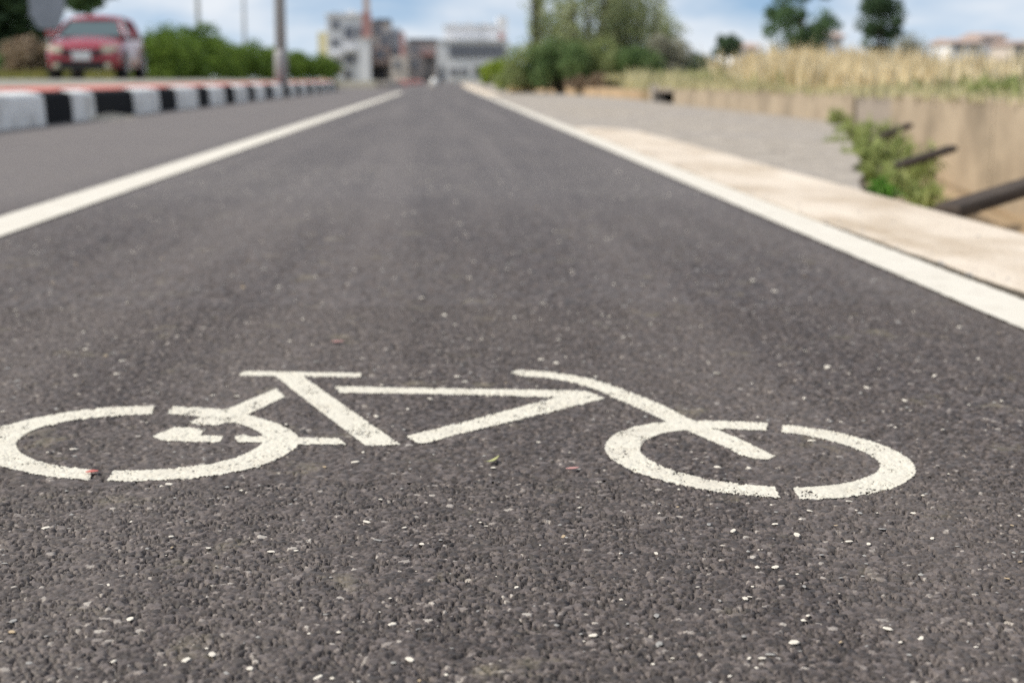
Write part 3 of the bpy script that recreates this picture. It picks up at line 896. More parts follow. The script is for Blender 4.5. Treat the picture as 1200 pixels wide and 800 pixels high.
# leaf and petals
def leaf_obj(name, px, py, L, Wd, rz, mat, label, cat, curl=0.25):
    n = 9
    v, f = [], []
    for i in range(n):
        t = i / (n - 1)
        w = Wd * math.sin(math.pi * min(max(t, 0.03), 0.97)) ** 0.8
        zc = L * curl * (t - 0.45) ** 2
        for s_ in (-1, 0, 1):
            v.append((L * (t - 0.5), s_ * w, zc + abs(s_) * w * 0.3))
    for i in range(n - 1):
        for k in range(2):
            a = i * 3 + k
            f.append((a, a + 1, a + 4, a + 3))
    me_ = bpy.data.meshes.new(name); me_.from_pydata(v, [], f); me_.update()
    o = link(name, me_, mat, None, True)
    md = o.modifiers.new('thick', 'SOLIDIFY'); md.thickness = 0.0004
    p = at(px, py)
    o.location = (p.x, p.y, 0.0015)
    o.rotation_euler = (0, 0, rz)
    tag(o, label, cat)
    return o
leafm = surf('dry_leaf', (0.42, 0.42, 0.20), (0.30, 0.31, 0.14), scale=60, rough=0.7)
petm = surf('pink_petal', (0.55, 0.30, 0.28), (0.45, 0.24, 0.22), scale=60, rough=0.7)
redm = surf('red_flake', (0.55, 0.16, 0.14), (0.42, 0.12, 0.1), scale=60, rough=0.7)
tw = leaf_obj('dry_leaf', 577, 542, 0.022, 0.0022, 0.9, leafm, 'slender yellow green dry leaf lying below the bicycle frame', 'leaf', 0.5)
leaf_obj('petal', 671, 551, 0.013, 0.0028, 0.15, petm, 'pink petal lying left of the front wheel marking', 'petal')
leaf_obj('petal', 396, 402, 0.018, 0.004, 0.0, petm, 'pink petal lying on asphalt beyond the saddle marking', 'petal')
o = leaf_obj('paint_flake', 108, 555, 0.012, 0.004, 0.2, redm, 'small red flake at the gap of the rear wheel ring', 'flake')

# ================================================================== PLANTS
M['hedge'] = leaf_mat('hedge_leaf', (0.05, 0.11, 0.018), (0.22, 0.32, 0.05), scale=1.0)
M['dark_leaf'] = leaf_mat('dark_leaf', (0.035, 0.07, 0.035), (0.1, 0.16, 0.075), scale=0.8, transl=0.2)
M['tree_leaf'] = leaf_mat('tree_leaf', (0.06, 0.12, 0.055), (0.15, 0.23, 0.1), scale=0.8, transl=0.25)
M['grey_leaf'] = leaf_mat('tamarisk_leaf', (0.25, 0.3, 0.14), (0.44, 0.47, 0.27), scale=0.9)
M['deep_leaf'] = leaf_mat('deep_leaf', (0.09, 0.16, 0.055), (0.2, 0.28, 0.11), scale=0.9)
M['pale_leaf'] = leaf_mat('pale_leaf', (0.24, 0.24, 0.18), (0.38, 0.37, 0.29), scale=0.9)
M['lime'] = leaf_mat('lime_leaf', (0.2, 0.29, 0.03), (0.38, 0.46, 0.08), scale=1.0)
M['weed'] = leaf_mat('weed_leaf', (0.24, 0.3, 0.09), (0.44, 0.48, 0.19), scale=4.0, transl=0.45)
M['weed2'] = leaf_mat('bright_weed_leaf', (0.09, 0.24, 0.03), (0.17, 0.38, 0.05), scale=4.0)
M['straw'] = leaf_mat('straw', (0.62, 0.49, 0.27), (0.86, 0.75, 0.52), scale=0.25, transl=0.3)
M['straw2'] = leaf_mat('olive_straw', (0.4, 0.38, 0.2), (0.66, 0.6, 0.36), scale=0.3, transl=0.3)
M['brown'] = leaf_mat('brown_twig', (0.24, 0.18, 0.12), (0.38, 0.29, 0.2), scale=1.5, transl=0.2)
M['bark'] = surf('bark', (0.12, 0.095, 0.07), (0.07, 0.055, 0.04), scale=6, rough=0.95, bump=0.6, bscale=20, stretch=(1, 1, 0.3))

def leaf_mesh(name, P, size, up=0.0, aspect=0.5):
    """one rhombic leaf per point, random aim"""
    n = len(P)
    d = rng.normal(size=(n, 3))
    d[:, 2] += up
    d /= np.linalg.norm(d, axis=1)[:, None]
    e = np.cross(d, rng.normal(size=(n, 3)))
    e /= np.linalg.norm(e, axis=1)[:, None] + 1e-9
    L = size * (0.6 + 0.8 * rng.random((n, 1)))
    v = np.stack([P - d * L * 0.5, P + e * L * aspect * 0.5, P + d * L * 0.5, P - e * L * aspect * 0.5], 1).reshape(-1, 3)
    f = np.arange(4 * n, dtype=np.int32).reshape(-1, 4)
    return np_mesh(name, v, f)
def clump_points(centers, radii, per, squash=0.8):
    out = []
    for c, r in zip(centers, radii):
        u = rng.normal(size=(per, 3))
        u /= np.linalg.norm(u, axis=1)[:, None]
        rad = r * (0.35 + 0.65 * rng.random((per, 1)) ** 0.6)
        p = u * rad
        p[:, 2] *= squash
        out.append(p + c)
    return np.concatenate(out)
def crown_centers(rx, ry, zc, rz, n, hollow=0.35):
    out = []
    while len(out) < n:
        u = rng.normal(size=3); u /= np.linalg.norm(u)
        k = hollow + (1 - hollow) * rng.random() ** 0.5
        p = np.array([u[0] * rx * k, u[1] * ry * k, zc + u[2] * rz * k])
        out.append(p)
    return np.array(out)
def tree(name, loc, H, rx, rz, mat, label, cat='tree', trunk_h=None, nclump=34, per=130, leaf=0.16, clump_r=0.42, group=None, limbs=6, tr=0.12, ry=None, lean=0.0):
    t = empty(name, loc)
    tag(t, label, cat, group)
    ry = ry or rx
    zc = H - rz
    cc = crown_centers(rx, ry, zc, rz, nclump)
    b = MB()
    th = trunk_h if trunk_h is not None else max(0.15, zc - rz * 0.3)
    b.tube([(0, 0, -0.15), (0.04 * lean, 0, th * 0.5), (lean * 0.1, 0.05, th), (lean * 0.2, 0.0, min(H - rz * 0.5, th + rz))], [tr * 1.25, tr, tr * 0.8, tr * 0.35], 8)
    for i in range(limbs):
        c = cc[i % len(cc)]
        b.tube([(lean * 0.1, 0.03, th * 0.85), tuple(c * 0.5 + np.array([0, 0, th * 0.45])), tuple(c)], [tr * 0.5, tr * 0.33, tr * 0.12], 6)
    b.build('trunk', M['bark'], t, True)
    P = clump_points(cc, clump_r * (0.6 + 0.7 * rng.random(nclump)), per)
    P = P[P[:, 2] > 0.02]
    link('crown', leaf_mesh('crown', P, leaf), mat, t)
    return t
def plume_shrub(name, loc, H, spread, mat, label, nst=9, per=330, leaf=0.13, cat='shrub', group=None, width=0.28, floor=0.08, aspect=0.32, up=1.2):
    """many upright leafy stems"""
    t = empty(name, loc)
    tag(t, label, cat, group)
    b = MB()
    pts = []
    for i in range(nst):
        a = random.uniform(0, 6.283)
        r = spread * math.sqrt(random.random())
        hx, hy = math.cos(a) * r, math.sin(a) * r
        h = H * random.uniform(0.62, 1.0) * (1 - 0.25 * r / max(spread, 1e-3))
        p0 = np.array([hx * 0.35, hy * 0.35, -0.05]); p1 = np.array([hx * 0.8, hy * 0.8, h * 0.5]); p2 = np.array([hx * 1.05, hy * 1.05, h])
        b.tube([tuple(p0), tuple(p1), tuple(p2)], [0.035 * H / 3, 0.022 * H / 3, 0.006], 6)
        u = rng.random(per) ** 0.8
        u = floor + (1 - floor) * u
        c = (1 - u)[:, None] ** 2 * p0 + 2 * (u * (1 - u))[:, None] * p1 + (u ** 2)[:, None] * p2
        w = width * (1.15 - 0.75 * u)[:, None]
        g_ = rng.normal(size=(per, 3)) * w * np.array([1, 1, 0.6])
        pts.append(c + g_)
    b.build('stem', M['bark'], t, True)
    P = np.concatenate(pts)
    P = P[P[:, 2] > 0.0]
    link('foliage', leaf_mesh('foliage', P, leaf, up=up, aspect=aspect), mat, t)
    return t
def bush(name, loc, W_, H, mat, label, cat='bush', nclump=18, per=110, leaf=0.10, D=None, group=None):
    t = empty(name, loc)
    tag(t, label, cat, group)
    D = D or W_
    cc = []
    for _ in range(nclump):
        a = random.uniform(0, 6.283); r = math.sqrt(random.random())
        h = H * random.uniform(0.15, 0.85) * (1 - 0.35 * r * r)
        cc.append((math.cos(a) * r * W_ * 0.42, math.sin(a) * r * D * 0.42, h))
    cc = np.array(cc)
    b = MB()
    for i in range(5):
        b.tube([(0, 0, -0.06), tuple(cc[i] * np.array([.5, .5, .6])), tuple(cc[i])], [0.02 * H, 0.014 * H, 0.006 * H], 5)
    b.build('stem', M['bark'], t, True)
    P = clump_points(cc, np.full(nclump, min(W_, H) * 0.24) * (0.7 + 0.6 * rng.random(nclump)), per)
    P = P[P[:, 2] > 0.0]
    link('foliage', leaf_mesh('foliage', P, leaf), mat, t)
    return t

# hedge left of the pole: separate shrubs grown into a row
hs = [(188, 42.0), (212, 44.5), (236, 47.0), (258, 50), (279, 53), (300, 56.5), (318, 60), (345, 64), (366, 68), (384, 72)]
hh_ = [1.60, 1.58, 1.80, 1.52, 1.46, 1.40, 1.42, 1.28, 1.32, 1.15]
hl = ['leftmost clipped green shrub of the row, beside the red car', 'second green shrub of the row from the red car', 'tallest green shrub of the row, third from the red car', 'fourth green shrub of the row from the red car', 'fifth green shrub of the row from the red car', 'green shrub second left of the thick pole', 'green shrub immediately left of the thick pole', 'green shrub immediately right of the thick pole', 'green shrub second right of the thick pole', 'rightmost and lowest green shrub of the row, by the kerb end']
for (px, Y), h, lb in zip(hs, hh_, hl):
    bush('hedge_shrub', (at_far(px, Y), Y, LIFT + 0.05), 1.75, h, M['hedge'], lb, 'shrub', nclump=34, per=170, leaf=0.11, D=2.6, group='green shrubs in a row behind the kerb')

# trees at the far left
tree('broadleaf_tree', (at_far(2, 60), 60, LIFT), 7.6, 2.1, 3.6, M['dark_leaf'], 'dark green tree at the left edge of the picture', nclump=120, per=170, leaf=0.30, clump_r=0.85, tr=0.22)
tree('broadleaf_tree', (at_far(108, 74), 74, LIFT), 8.2, 1.5, 2.6, M['tree_leaf'], 'green tree rising above the roof of the red car', nclump=80, per=150, leaf=0.27, clump_r=0.6, tr=0.14)
bush('dry_bush', (at_far(36, 44), 44, LIFT + 0.05), 1.5, 1.35, M['brown'], 'brown dry bush left of the red car', leaf=0.13, nclump=30, per=160)
for px, Y, w, h, lb in ((6, 46, 1.3, 0.9, 'low olive bush at the left edge under the dark tree'), (58, 48, 1.0, 0.8, 'low olive bush behind the front of the red car')):
    bush('olive_bush', (at_far(px, Y), Y, LIFT + 0.05), w, h, M['deep_leaf'], lb, leaf=0.1)

# tall feathery shrubs right of the lane
M['mid_leaf'] = leaf_mat('olive_leaf', (0.17, 0.22, 0.08), (0.34, 0.38, 0.17), scale=0.9)
ts = [(626, 38, 4.8, 0.20, 'grey_leaf', 'slim tall feathery shrub, leftmost of the tall clump'),
      (657, 40, 2.9, 0.55, 'mid_leaf', 'second tall feathery shrub from the left in the clump'),
      (686, 37, 4.3, 0.65, 'grey_leaf', 'tall feathery shrub left of the middle of the clump'),
      (716, 40, 4.2, 0.70, 'mid_leaf', 'tall feathery shrub right of the middle of the clump'),
      (746, 37.5, 3.6, 0.7, 'grey_leaf', 'second tall feathery shrub from the right in the clump'),
      (774, 42, 2.9, 0.7, 'grey_leaf', 'rightmost and shortest of the tall feathery shrubs')]
for px, Y, H, sp, mk, lb in ts:
    plume_shrub('tamarisk', (at_far(px, Y), Y, 0.15), H, sp, M[mk], lb, nst=5 if sp < 0.3 else 11, per=230, leaf=0.16, group='tall feathery shrubs right of the lane', floor=0.03, aspect=0.3, up=1.3, width=0.15 if sp < 0.3 else 0.25)
for px, Y, w, h, mk, lb in ((618, 36.0, 1.5, 1.25, 'mid_leaf', 'olive bush at the left foot of the tall shrubs'), (655, 35.5, 1.6, 1.3, 'deep_leaf', 'dark green bush under the left tall shrubs'), (700, 36, 1.7, 1.5, 'mid_leaf', 'olive bush under the middle of the tall shrubs'), (744, 35, 1.5, 1.2, 'deep_leaf', 'dark green bush under the right tall shrubs'), (780, 36, 1.2, 1.4, 'pale_leaf', 'pale grey bush at the right end of the tall shrubs'),
                         (586, 44, 1.5, 1.0, 'lime', 'bright lime green bush at the far end of the lane'), (611, 38, 0.75, 0.34, 'straw', 'small straw coloured tuft right of the lime bush'), (690, 33, 1.1, 0.42, 'brown', 'low brown dry bush before the tall shrubs'), (724, 33, 1.0, 0.38, 'straw2', 'low straw coloured bush before the tall shrubs')):
    bush('bush', (at_far(px, Y), Y, 0.0 if px < 612 else 0.1), w, h, M[mk], lb, leaf=0.11, nclump=30, per=130)
# earth bank under the shrubs
eb = MB()
xa = [at_far(607, 33), at_far(640, 29), WALLX + 0.02]
eb.prism([(2.2, 44), (3.0, 33.5), (WALLX + 0.05, 27), (WALLX + 0.15, yb[-1] + 2.2), (WALLX + 0.16, 46), (2.3, 46)], -0.2, 0.16)
tag(eb.build('earth_bank', M['soil']), 'low earth bank under the shrubs', None, None, 'structure')

# far trees over the field
tree('broadleaf_tree', (at_far(938, 70), 70, 0.1), 5.3, 1.6, 2.2, M['tree_leaf'], 'wide dark green tree beyond the dry grass', nclump=42, per=120, leaf=0.22, clump_r=0.52, tr=0.12, trunk_h=0.9)
tree('conical_tree', (at_far(1032, 66), 66, 0.1), 4.7, 0.85, 2.1, M['dark_leaf'], 'narrow very dark tree right of the wide tree', nclump=40, per=130, leaf=0.2, clump_r=0.42, tr=0.1, trunk_h=0.6)
tree('small_tree', (at_far(851, 90), 90, 0.1), 2.9, 0.75, 0.7, M['dark_leaf'], 'small round tree far off left of the wide tree', nclump=20, per=110, leaf=0.2, clump_r=0.32, tr=0.08)
bush('pale_bush', (at_far(1062, 60), 60, 0.1), 1.9, 2.25, M['pale_leaf'], 'pale grey bush right of the narrow dark tree', leaf=0.14, nclump=24)

# dry grass on the field, too thick to count
def grass(name, n, xr, yr, h, mat, label, dens=None, z0=0.15, w=0.012, lean=0.35):
    x = rng.uniform(*xr, n); y = yr[0] + (yr[1] - yr[0]) * rng.random(n) ** 1.3
    k = vnoise(x * 0.55, y * 0.4, 61)
    if dens is not None:
        keep = dens(x, y, k); x, y, k = x[keep], y[keep], k[keep]
    n = len(x)
    hgt = (h * (0.35 + 0.028 * y) * (0.45 + 0.65 * rng.random(n)) * (0.50 + 0.75 * k) * (0.62 + 0.62 * vnoise(x * 1.7, y * 0.9, 63)))[:, None]
    if callable(z0): zz = z0(x, y)
    else: zz = np.full(n, z0)
    b = np.stack([x, y, zz], -1)
    a = rng.uniform(0, 6.283, n)
    s = np.stack([np.cos(a), np.sin(a), np.zeros(n)], -1) * (w * (0.6 + 0.8 * rng.random(n)) * (1 + y * 0.05))[:, None]
    l = rng.normal(size=(n, 3)) * lean * hgt * 0.5
    l[:, 2] = 0
    m1 = b + np.array([0, 0, 1]) * hgt * 0.6 + l * 0.35
    tip = b + np.array([0, 0, 1]) * hgt + l
    v = np.stack([b - s, b + s, m1 + s * 0.8, tip, m1 - s * 0.8], 1).reshape(-1, 3)
    i = np.arange(n)[:, None] * 5
    o = link(name, np_mesh(name, v, i + np.array([[0, 1, 2, 3, 4]])), mat)
    tag(o, label, None, None, 'stuff')
    return o
grass('dry_grass', 46000, (WALLX + 0.2, 21), (13, 44), 0.66, M['straw'], 'tall straw yellow grass behind the ditch wall', dens=lambda x, y, k: ((x / y) < 0.47) & (rng.random(len(x)) < np.interp(x / y, [0.17, 0.195, 0.225, 0.30, 0.34, 0.5], [0, 0.12, 1.0, 1.0, 0.4, 0.35])))
grass('olive_grass', 26000, (WALLX + 0.2, 17), (8.5, 36), 0.36, M['straw2'], 'olive brown grass along the ditch wall', dens=lambda x, y, k: ((x / y) < 0.50) & ((x / y) > 0.12))
grass('green_grass', 15000, (WALLX + 0.2, 17), (9.5, 30), 0.40, leaf_mat('green_blade', (0.22, 0.28, 0.09), (0.38, 0.42, 0.16), scale=0.5), 'patches of green grass among the straw', dens=lambda x, y, k: (vnoise(x * 0.9, y * 0.5, 66) > 0.52) & ((x / y) < 0.5) & ((x / y) > 0.15))
grass('verge_grass', 9000, (-26, -9.5), (39, 60), 0.2, leaf_mat('verge_blade', (0.16, 0.18, 0.04), (0.28, 0.25, 0.08), scale=0.6), 'yellow green grass on the bank behind the red car', z0=LIFT + 0.05)
grass('fringe_grass', 5000, (WALLX - 0.05, WALLX + 0.6), (5, 23), 0.16, M['straw2'], 'short grass overhanging the top of the ditch wall', z0=0.21, w=0.006)

for px, Y, w, h, mk, lb in ((1166, 10.5, 0.55, 0.20, 'weed', 'low green bush on the wall top near the right edge'), (1118, 13, 0.7, 0.22, 'brown', 'low brown bush on the wall top left of the green one'), (1215, 11, 0.8, 0.24, 'deep_leaf', 'low dark green bush on the wall top cut by the right edge'), (990, 17, 0.8, 0.2, 'brown', 'low brown bush at the foot of the straw grass')):
    bush('bush', (at_far(px, Y), Y, 0.16), w, h, M[mk], lb, leaf=0.035, nclump=16, per=120)
# weeds in the ditch
def weed(px, Y, zb, W_, H, mk, lb, leaf=0.10, nst=9):
    plume_shrub('weed', (at_far(px, Y), Y, zb), H, W_, M[mk], lb, nst=nst, per=95, leaf=leaf, cat='weed', group='weeds in the ditch', width=min(0.06, 0.2 * W_ + 0.015), floor=0.02, aspect=0.13, up=1.4)
weed(982, 11.9, -0.16, 0.06, 0.38, 'weed', 'thin upright green weed at the far corner of the grey slab', nst=4)
weed(996, 10.2, -0.16, 0.10, 0.30, 'weed', 'green weed in the ditch, second farthest along the slab edge', nst=5)
weed(1018, 8.6, -0.18, 0.22, 0.34, 'weed', 'broad grey green weed in the middle of the ditch', nst=11)
weed(1020, 7.2, -0.16, 0.14, 0.25, 'weed', 'grey green weed between the broad weed and the cream strip', nst=9)
weed(1048, 7.6, -0.22, 0.22, 0.32, 'weed', 'grey green weed right of the broad weed in the ditch', nst=10)
weed(1040, 6.2, -0.19, 0.13, 0.21, 'weed', 'low grey green weed behind the small bright one', nst=9)
weed(1042, 5.35, -0.12, 0.05, 0.13, 'weed2', 'small bright green weed at the edge of the cream strip', leaf=0.04, nst=9)
weed(1064, 6.6, -0.26, 0.14, 0.22, 'weed', 'lowest weed of the ditch, by the middle beam', nst=7)

# beams across the ditch
def beam(p0, p1, w, h, lb):
    p0 = Vector(p0); p1 = Vector(p1)
    d = p1 - p0
    L = d.length
    o = MB().box(-w / 2, w / 2, 0, L, -h, 0, bev=0.008).build('beam', M['beam'])
    o.location = p0
    o.rotation_euler = d.to_track_quat('Y', 'Z').to_euler()
    tag(o, lb, 'beam', 'dark beams over the ditch')
p = at(1108, 245, 0.0)
beam((p.x, p.y, 0.01), (WALLX + 0.02, 6.0, 0.245), 0.085, 0.038, 'dark timber beam across the ditch, nearest and longest in view')
yb2 = y_at(1120, 2.60)
beam((1.99, 6.75, -0.05), (2.60, yb2, z_at(1120, 170, yb2)), 0.055, 0.034, 'dark beam jutting over the ditch beyond the weeds, middle of three')
yb3 = y_at(1068, 2.75)
beam((2.42, 8.35, 0.03), (2.75, yb3, z_at(1068, 144, yb3)), 0.05, 0.03, 'thin dark beam jutting over the ditch, farthest of three')
# culvert mouth at the far end of the wall
cv = empty('culvert', (WALLX, yb[-1] + 0.9, 0))
tag(cv, 'small concrete culvert with a dark opening at the wall end', 'culvert')
part('pier', M['slab'], cv, (-0.05, 0.25, 0.95, 1.25, -0.3, 0.26), bev=0.01)
part('lintel', M['wall_grey'], cv, (-0.02, 0.5, -0.85, 0.945, 0.155, 0.235), bev=0.01)
part('opening', gloss('void_shade', (0.01, 0.01, 0.01), 0.9), cv, (0.16, 0.30, -0.85, 0.94, -0.3, 0.15))  # solid block coloured near black to stand for the shade inside the culvert

# sand heap against the kerb
sh = bpy.data.meshes.new('sand_heap')
nx, ny = 14, 40
gx, gy = np.meshgrid(np.linspace(-0.16, 0.22, nx), np.linspace(-0.8, 0.8, ny))
zz = 0.055 * np.clip(1 - (gy / 0.75) ** 2, 0, 1) * np.clip(1 - (gx + 0.1) / 0.28, 0, 1) + 0.008 * (vnoise(gx * 30, gy * 30, 71) - 0.5) - 0.002
o = link('sand_heap', np_mesh('sand_heap', np.stack([gx, gy, zz], -1).reshape(-1, 3), grid_faces(nx, ny)), M['sand'], None, True)
o.location = (KX + 0.02, kz(124), 0.0)
tag(o, 'thin drift of pale sand at the foot of the black kerb block', 'sand')

# ================================================================== POLES, SIGN, BOLLARD
M['pole'] = surf('pole_concrete', (0.42, 0.41, 0.40), (0.34, 0.33, 0.33), scale=2, rough=0.85, stretch=(1, 1, 0.2))
M['pole_grey'] = surf('pole_metal', (0.52, 0.54, 0.57), (0.45, 0.47, 0.5), scale=2, rough=0.5)
def pole(px, Y, r, H, mat, lb, collar=True, name='utility_pole'):
    t = empty(name, (at_far(px, Y), Y, LIFT))
    tag(t, lb, 'pole')
    MB().tube([(0, 0, -0.1), (0, 0, H * 0.5), (0, 0, H)], [r, r * 0.9, r * 0.75], 14).build('shaft', mat, t, True)
    if collar:
        MB().tube([(0, 0, -0.1), (0, 0, 0.55), (0, 0, 0.62)], [r * 1.14, r * 1.13, r * 1.03], 14).build('base_sleeve', mat, t, True)
    MB().tube([(0, 0, H - 0.05), (0, 0, H + 0.1), (0.5, 0.0, H + 0.35), (1.5, 0, H + 0.45)], [r * 0.6, r * 0.55, r * 0.4, r * 0.35], 8).build('arm', mat, t, True)
    MB().box(1.3, 2.0, -0.14, 0.14, H + 0.37, H + 0.5, bev=0.03).build('lamp_head', M['pole_grey'], t)
pole(330, 30, 0.115, 7.5, M['pole'], 'thick grey street light pole standing behind the striped kerb')
pole(234.5, 95, 0.15, 11, M['pole_grey'], 'thin pale pole far behind the green shrubs, nearer the red car', False, 'lamp_post')
pole(288, 120, 0.14, 12, M['pole_grey'], 'thin pale pole far behind the green shrubs, nearer the thick pole', False, 'lamp_post')

sg = empty('roadside_panel', (at_far(59, 46), 46, LIFT))
tag(sg, 'slate grey panel with tapered lower end rising behind the red car', 'panel')
w = 0.52
zb_ = z_at(59, 34, 46) - LIFT
MB().yprism([(-w * 0.55, zb_), (w * 0.55, zb_), (w, zb_ + 0.45), (w * 1.05, zb_ + 2.0), (-w * 1.05, zb_ + 2.0), (-w, zb_ + 0.45)], 0, 0.05).build('board', surf('slate', (0.26, 0.28, 0.33), (0.21, 0.23, 0.27), scale=2, rough=0.6), sg)
MB().tube([(0, 0.12, -0.1), (0, 0.12, zb_ + 1.8)], 0.05, 10).build('post', M['pole_grey'], sg, True)
MB().box(-0.3, 0.3, 0.052, 0.085, zb_ + 0.5, zb_ + 0.56).build('bracket', M['pole_grey'], sg)

bl = empty('bollard', (at_far(509, 62), 62, 0))
tag(bl, 'small pale bollard at the far end of the lane', 'bollard')
MB().tube([(0, 0, 0), (0, 0, 0.30), (0, 0, 0.36)], [0.17, 0.15, 0.09], 14).build('post', M['white'], bl, True)
MB().tube([(0, 0, 0), (0, 0, 0.05)], [0.24, 0.22], 14).build('base', M['slab'], bl, True)

# ================================================================== CAR
M['car_red'] = gloss('car_red', (0.30, 0.012, 0.028), 0.28, 0.0, 0.7)
M['glass_dark'] = gloss('car_glass', (0.02, 0.06, 0.07), 0.06, 0.0, 0.3, 0.8)
M['plastic'] = gloss('black_plastic', (0.015, 0.015, 0.016), 0.6)
M['rubber'] = gloss('rubber', (0.014, 0.014, 0.014), 0.85)
M['lamp_glass'] = gloss('lamp_glass', (0.62, 0.58, 0.42), 0.15, 0.0, 0.6)
M['alloy'] = gloss('alloy', (0.66, 0.60, 0.60), 0.45, 0.1)
M['plate'] = surf('plate', (0.68, 0.69, 0.70), (0.6, 0.61, 0.62), scale=8, rough=0.5)
M['chrome'] = gloss('chrome', (0.6, 0.6, 0.6), 0.2, 1.0)
def loft(sections, close_ends=True):
    """each section is a list of (x, y, z) with equal length; symmetric halves are given whole"""
    m = MB()
    k = len(sections[0])
    for s_ in sections: m.v += [tuple(p) for p in s_]
    for i in range(len(sections) - 1):
        for a in range(k):
            b = (a + 1) % k
            m.f.append((i * k + a, i * k + b, (i + 1) * k + b, (i + 1) * k + a))
    if close_ends:
        m.f.append(tuple(range(k))[::-1])
        m.f.append(tuple((len(sections) - 1) * k + a for a in range(k)))
    return m
def body_ring(y, hw, zb, zs, zt, crown=0.03, tuck=0.06):
    """lower-body cross-section: sill, bulging flank, shoulder, slightly crowned top"""
    half = [(hw - tuck, zb), (hw - 0.015, zb + 0.10), (hw, (zb + zs) / 2), (hw - 0.01, zs - 0.04), (hw - 0.06, zs + 0.01), (hw * 0.55, zt), ]
    r = [(x, y, z) for x, z in half]
    r.append((0.0, y, zt + crown))
    r += [(-x, y, z) for x, z in reversed(half)]
    r.append((0.0, y, zb))
    return r
def make_car(loc, rz):
    t = empty('parked_car', loc, rz)
    t.name = 'car'
    tag(t, 'red hatchback car facing the camera on the road behind the kerb', 'car')
    # front at y=0, tail at y=4.15; the nose points to -y
    secs = [body_ring(0.02, 0.62, 0.30, 0.60, 0.66, 0.01, 0.10), body_ring(0.10, 0.76, 0.23, 0.68, 0.76, 0.02), body_ring(0.30, 0.83, 0.20, 0.76, 0.84, 0.03), body_ring(0.75, 0.855, 0.20, 0.84, 0.93, 0.03), body_ring(1.25, 0.86, 0.20, 0.90, 0.99, 0.02),
            body_ring(2.2, 0.865, 0.20, 0.93, 0.96, 0.0), body_ring(3.2, 0.86, 0.21, 0.95, 0.98, 0.0), body_ring(3.85, 0.83, 0.24, 0.96, 1.0, 0.0), body_ring(4.10, 0.76, 0.30, 0.90, 0.94, 0.0), body_ring(4.15, 0.66, 0.36, 0.80, 0.84, 0.0)]
    b = loft(secs).build('body', M['car_red'], t, True)
    sm = b.modifiers.new('sub', 'SUBSURF'); sm.levels = 1; sm.render_levels = 2
    # cabin: pillars and roof
    zr = 1.47
    rows = [(1.70, 0.545, zr - 0.09), (2.0, 0.58, zr - 0.02), (2.5, 0.59, zr), (3.2, 0.575, zr - 0.02), (3.72, 0.535, zr - 0.10)]
    rr_ = []
    for y, hw, z in rows:
        rr_.append([(-hw, y, z - 0.05), (-hw * 0.9, y, z), (0, y, z + 0.035), (hw * 0.9, y, z), (hw, y, z - 0.05), (0, y, z - 0.04)])
    loft(rr_).build('roof', M['car_red'], t, True)
    # pillars
    for s_ in (-1, 1):
        for (y0, z0, x0, y1, z1, x1, r) in ((1.02, 0.96, 0.77, 1.74, zr - 0.10, 0.55, 0.040), (2.45, 0.93, 0.80, 2.5, zr - 0.05, 0.585, 0.035), (3.30, 0.96, 0.79, 3.25, zr - 0.06, 0.57, 0.045), (4.0, 0.95, 0.70, 3.70, zr - 0.13, 0.525, 0.06)):
            MB().tube([(s_ * x0, y0, z0), (s_ * (x0 * 0.45 + x1 * 0.55 + 0.02), (y0 + y1) / 2, (z0 + z1) / 2 + 0.02), (s_ * x1, y1, z1)], r, 8).build('pillar', M['car_red'], t, True)
    # glass
    def pane(name, pts):
        m_ = MB().face(pts)
        o_ = m_.build(name, M['glass_dark'], t)
        md = o_.modifiers.new('thick', 'SOLIDIFY'); md.thickness = 0.012
        return o_
    pane('windscreen', [(-0.745, 1.04, 0.97), (0.745, 1.04, 0.97), (0.545, 1.70, zr - 0.12), (-0.545, 1.70, zr - 0.12)])
    pane('rear_window', [(0.69, 4.0, 0.97), (-0.69, 4.0, 0.97), (-0.52, 3.72, zr - 0.15), (0.52, 3.72, zr - 0.15)])
    for s_ in (-1, 1):
        for (ya, yb_, yc, yd) in ((1.10, 2.43, 2.48, 1.80), (2.47, 3.28, 3.23, 2.52), (3.32, 3.95, 3.68, 3.27)):
            q = [(s_ * 0.785, ya, 0.965), (s_ * 0.785, yb_, 0.965), (s_ * 0.57, yc, zr - 0.075), (s_ * 0.565, yd, zr - 0.085)]
            pane('side_window', q if s_ > 0 else q[::-1])
    # front end
    part('grille', M['plastic'], t, (-0.44, 0.44, -0.012, 0.10, 0.50, 0.655), bev=0.01)
    part('grille_trim', M['chrome'], t, (-0.30, 0.30, -0.02, 0.05, 0.635, 0.655), bev=0.004)
    part('bumper', M['car_red'], t, (-0.74, 0.74, -0.03, 0.16, 0.40, 0.50), bev=0.03)
    part('air_dam', M['plastic'], t, (-0.60, 0.60, 0.0, 0.2, 0.21, 0.385), bev=0.02)
    part('number_plate', M['plate'], t, (-0.20, 0.20, -0.055, -0.035, 0.42, 0.60), bev=0.006)
    for s_ in (-1, 1):
        h_ = MB()
        h_.prism([(s_ * 0.43, 0.015), (s_ * 0.66, 0.055), (s_ * 0.78, 0.20), (s_ * 0.74, 0.30), (s_ * 0.45, 0.16)][::s_], 0.585, 0.735)
        h_.build('headlight', M['lamp_glass'], t)
        MB().tube([(s_ * 0.56, -0.012, 0.30), (s_ * 0.56, 0.1, 0.30)], 0.07, 12).build('fog_lamp', M['lamp_glass'], t, True)
        mr = MB().box(*(sorted((s_ * 0.84, s_ * 1.02))), 1.22, 1.32, 0.97, 1.10, bev=0.025).build('mirror', M['car_red'], t)
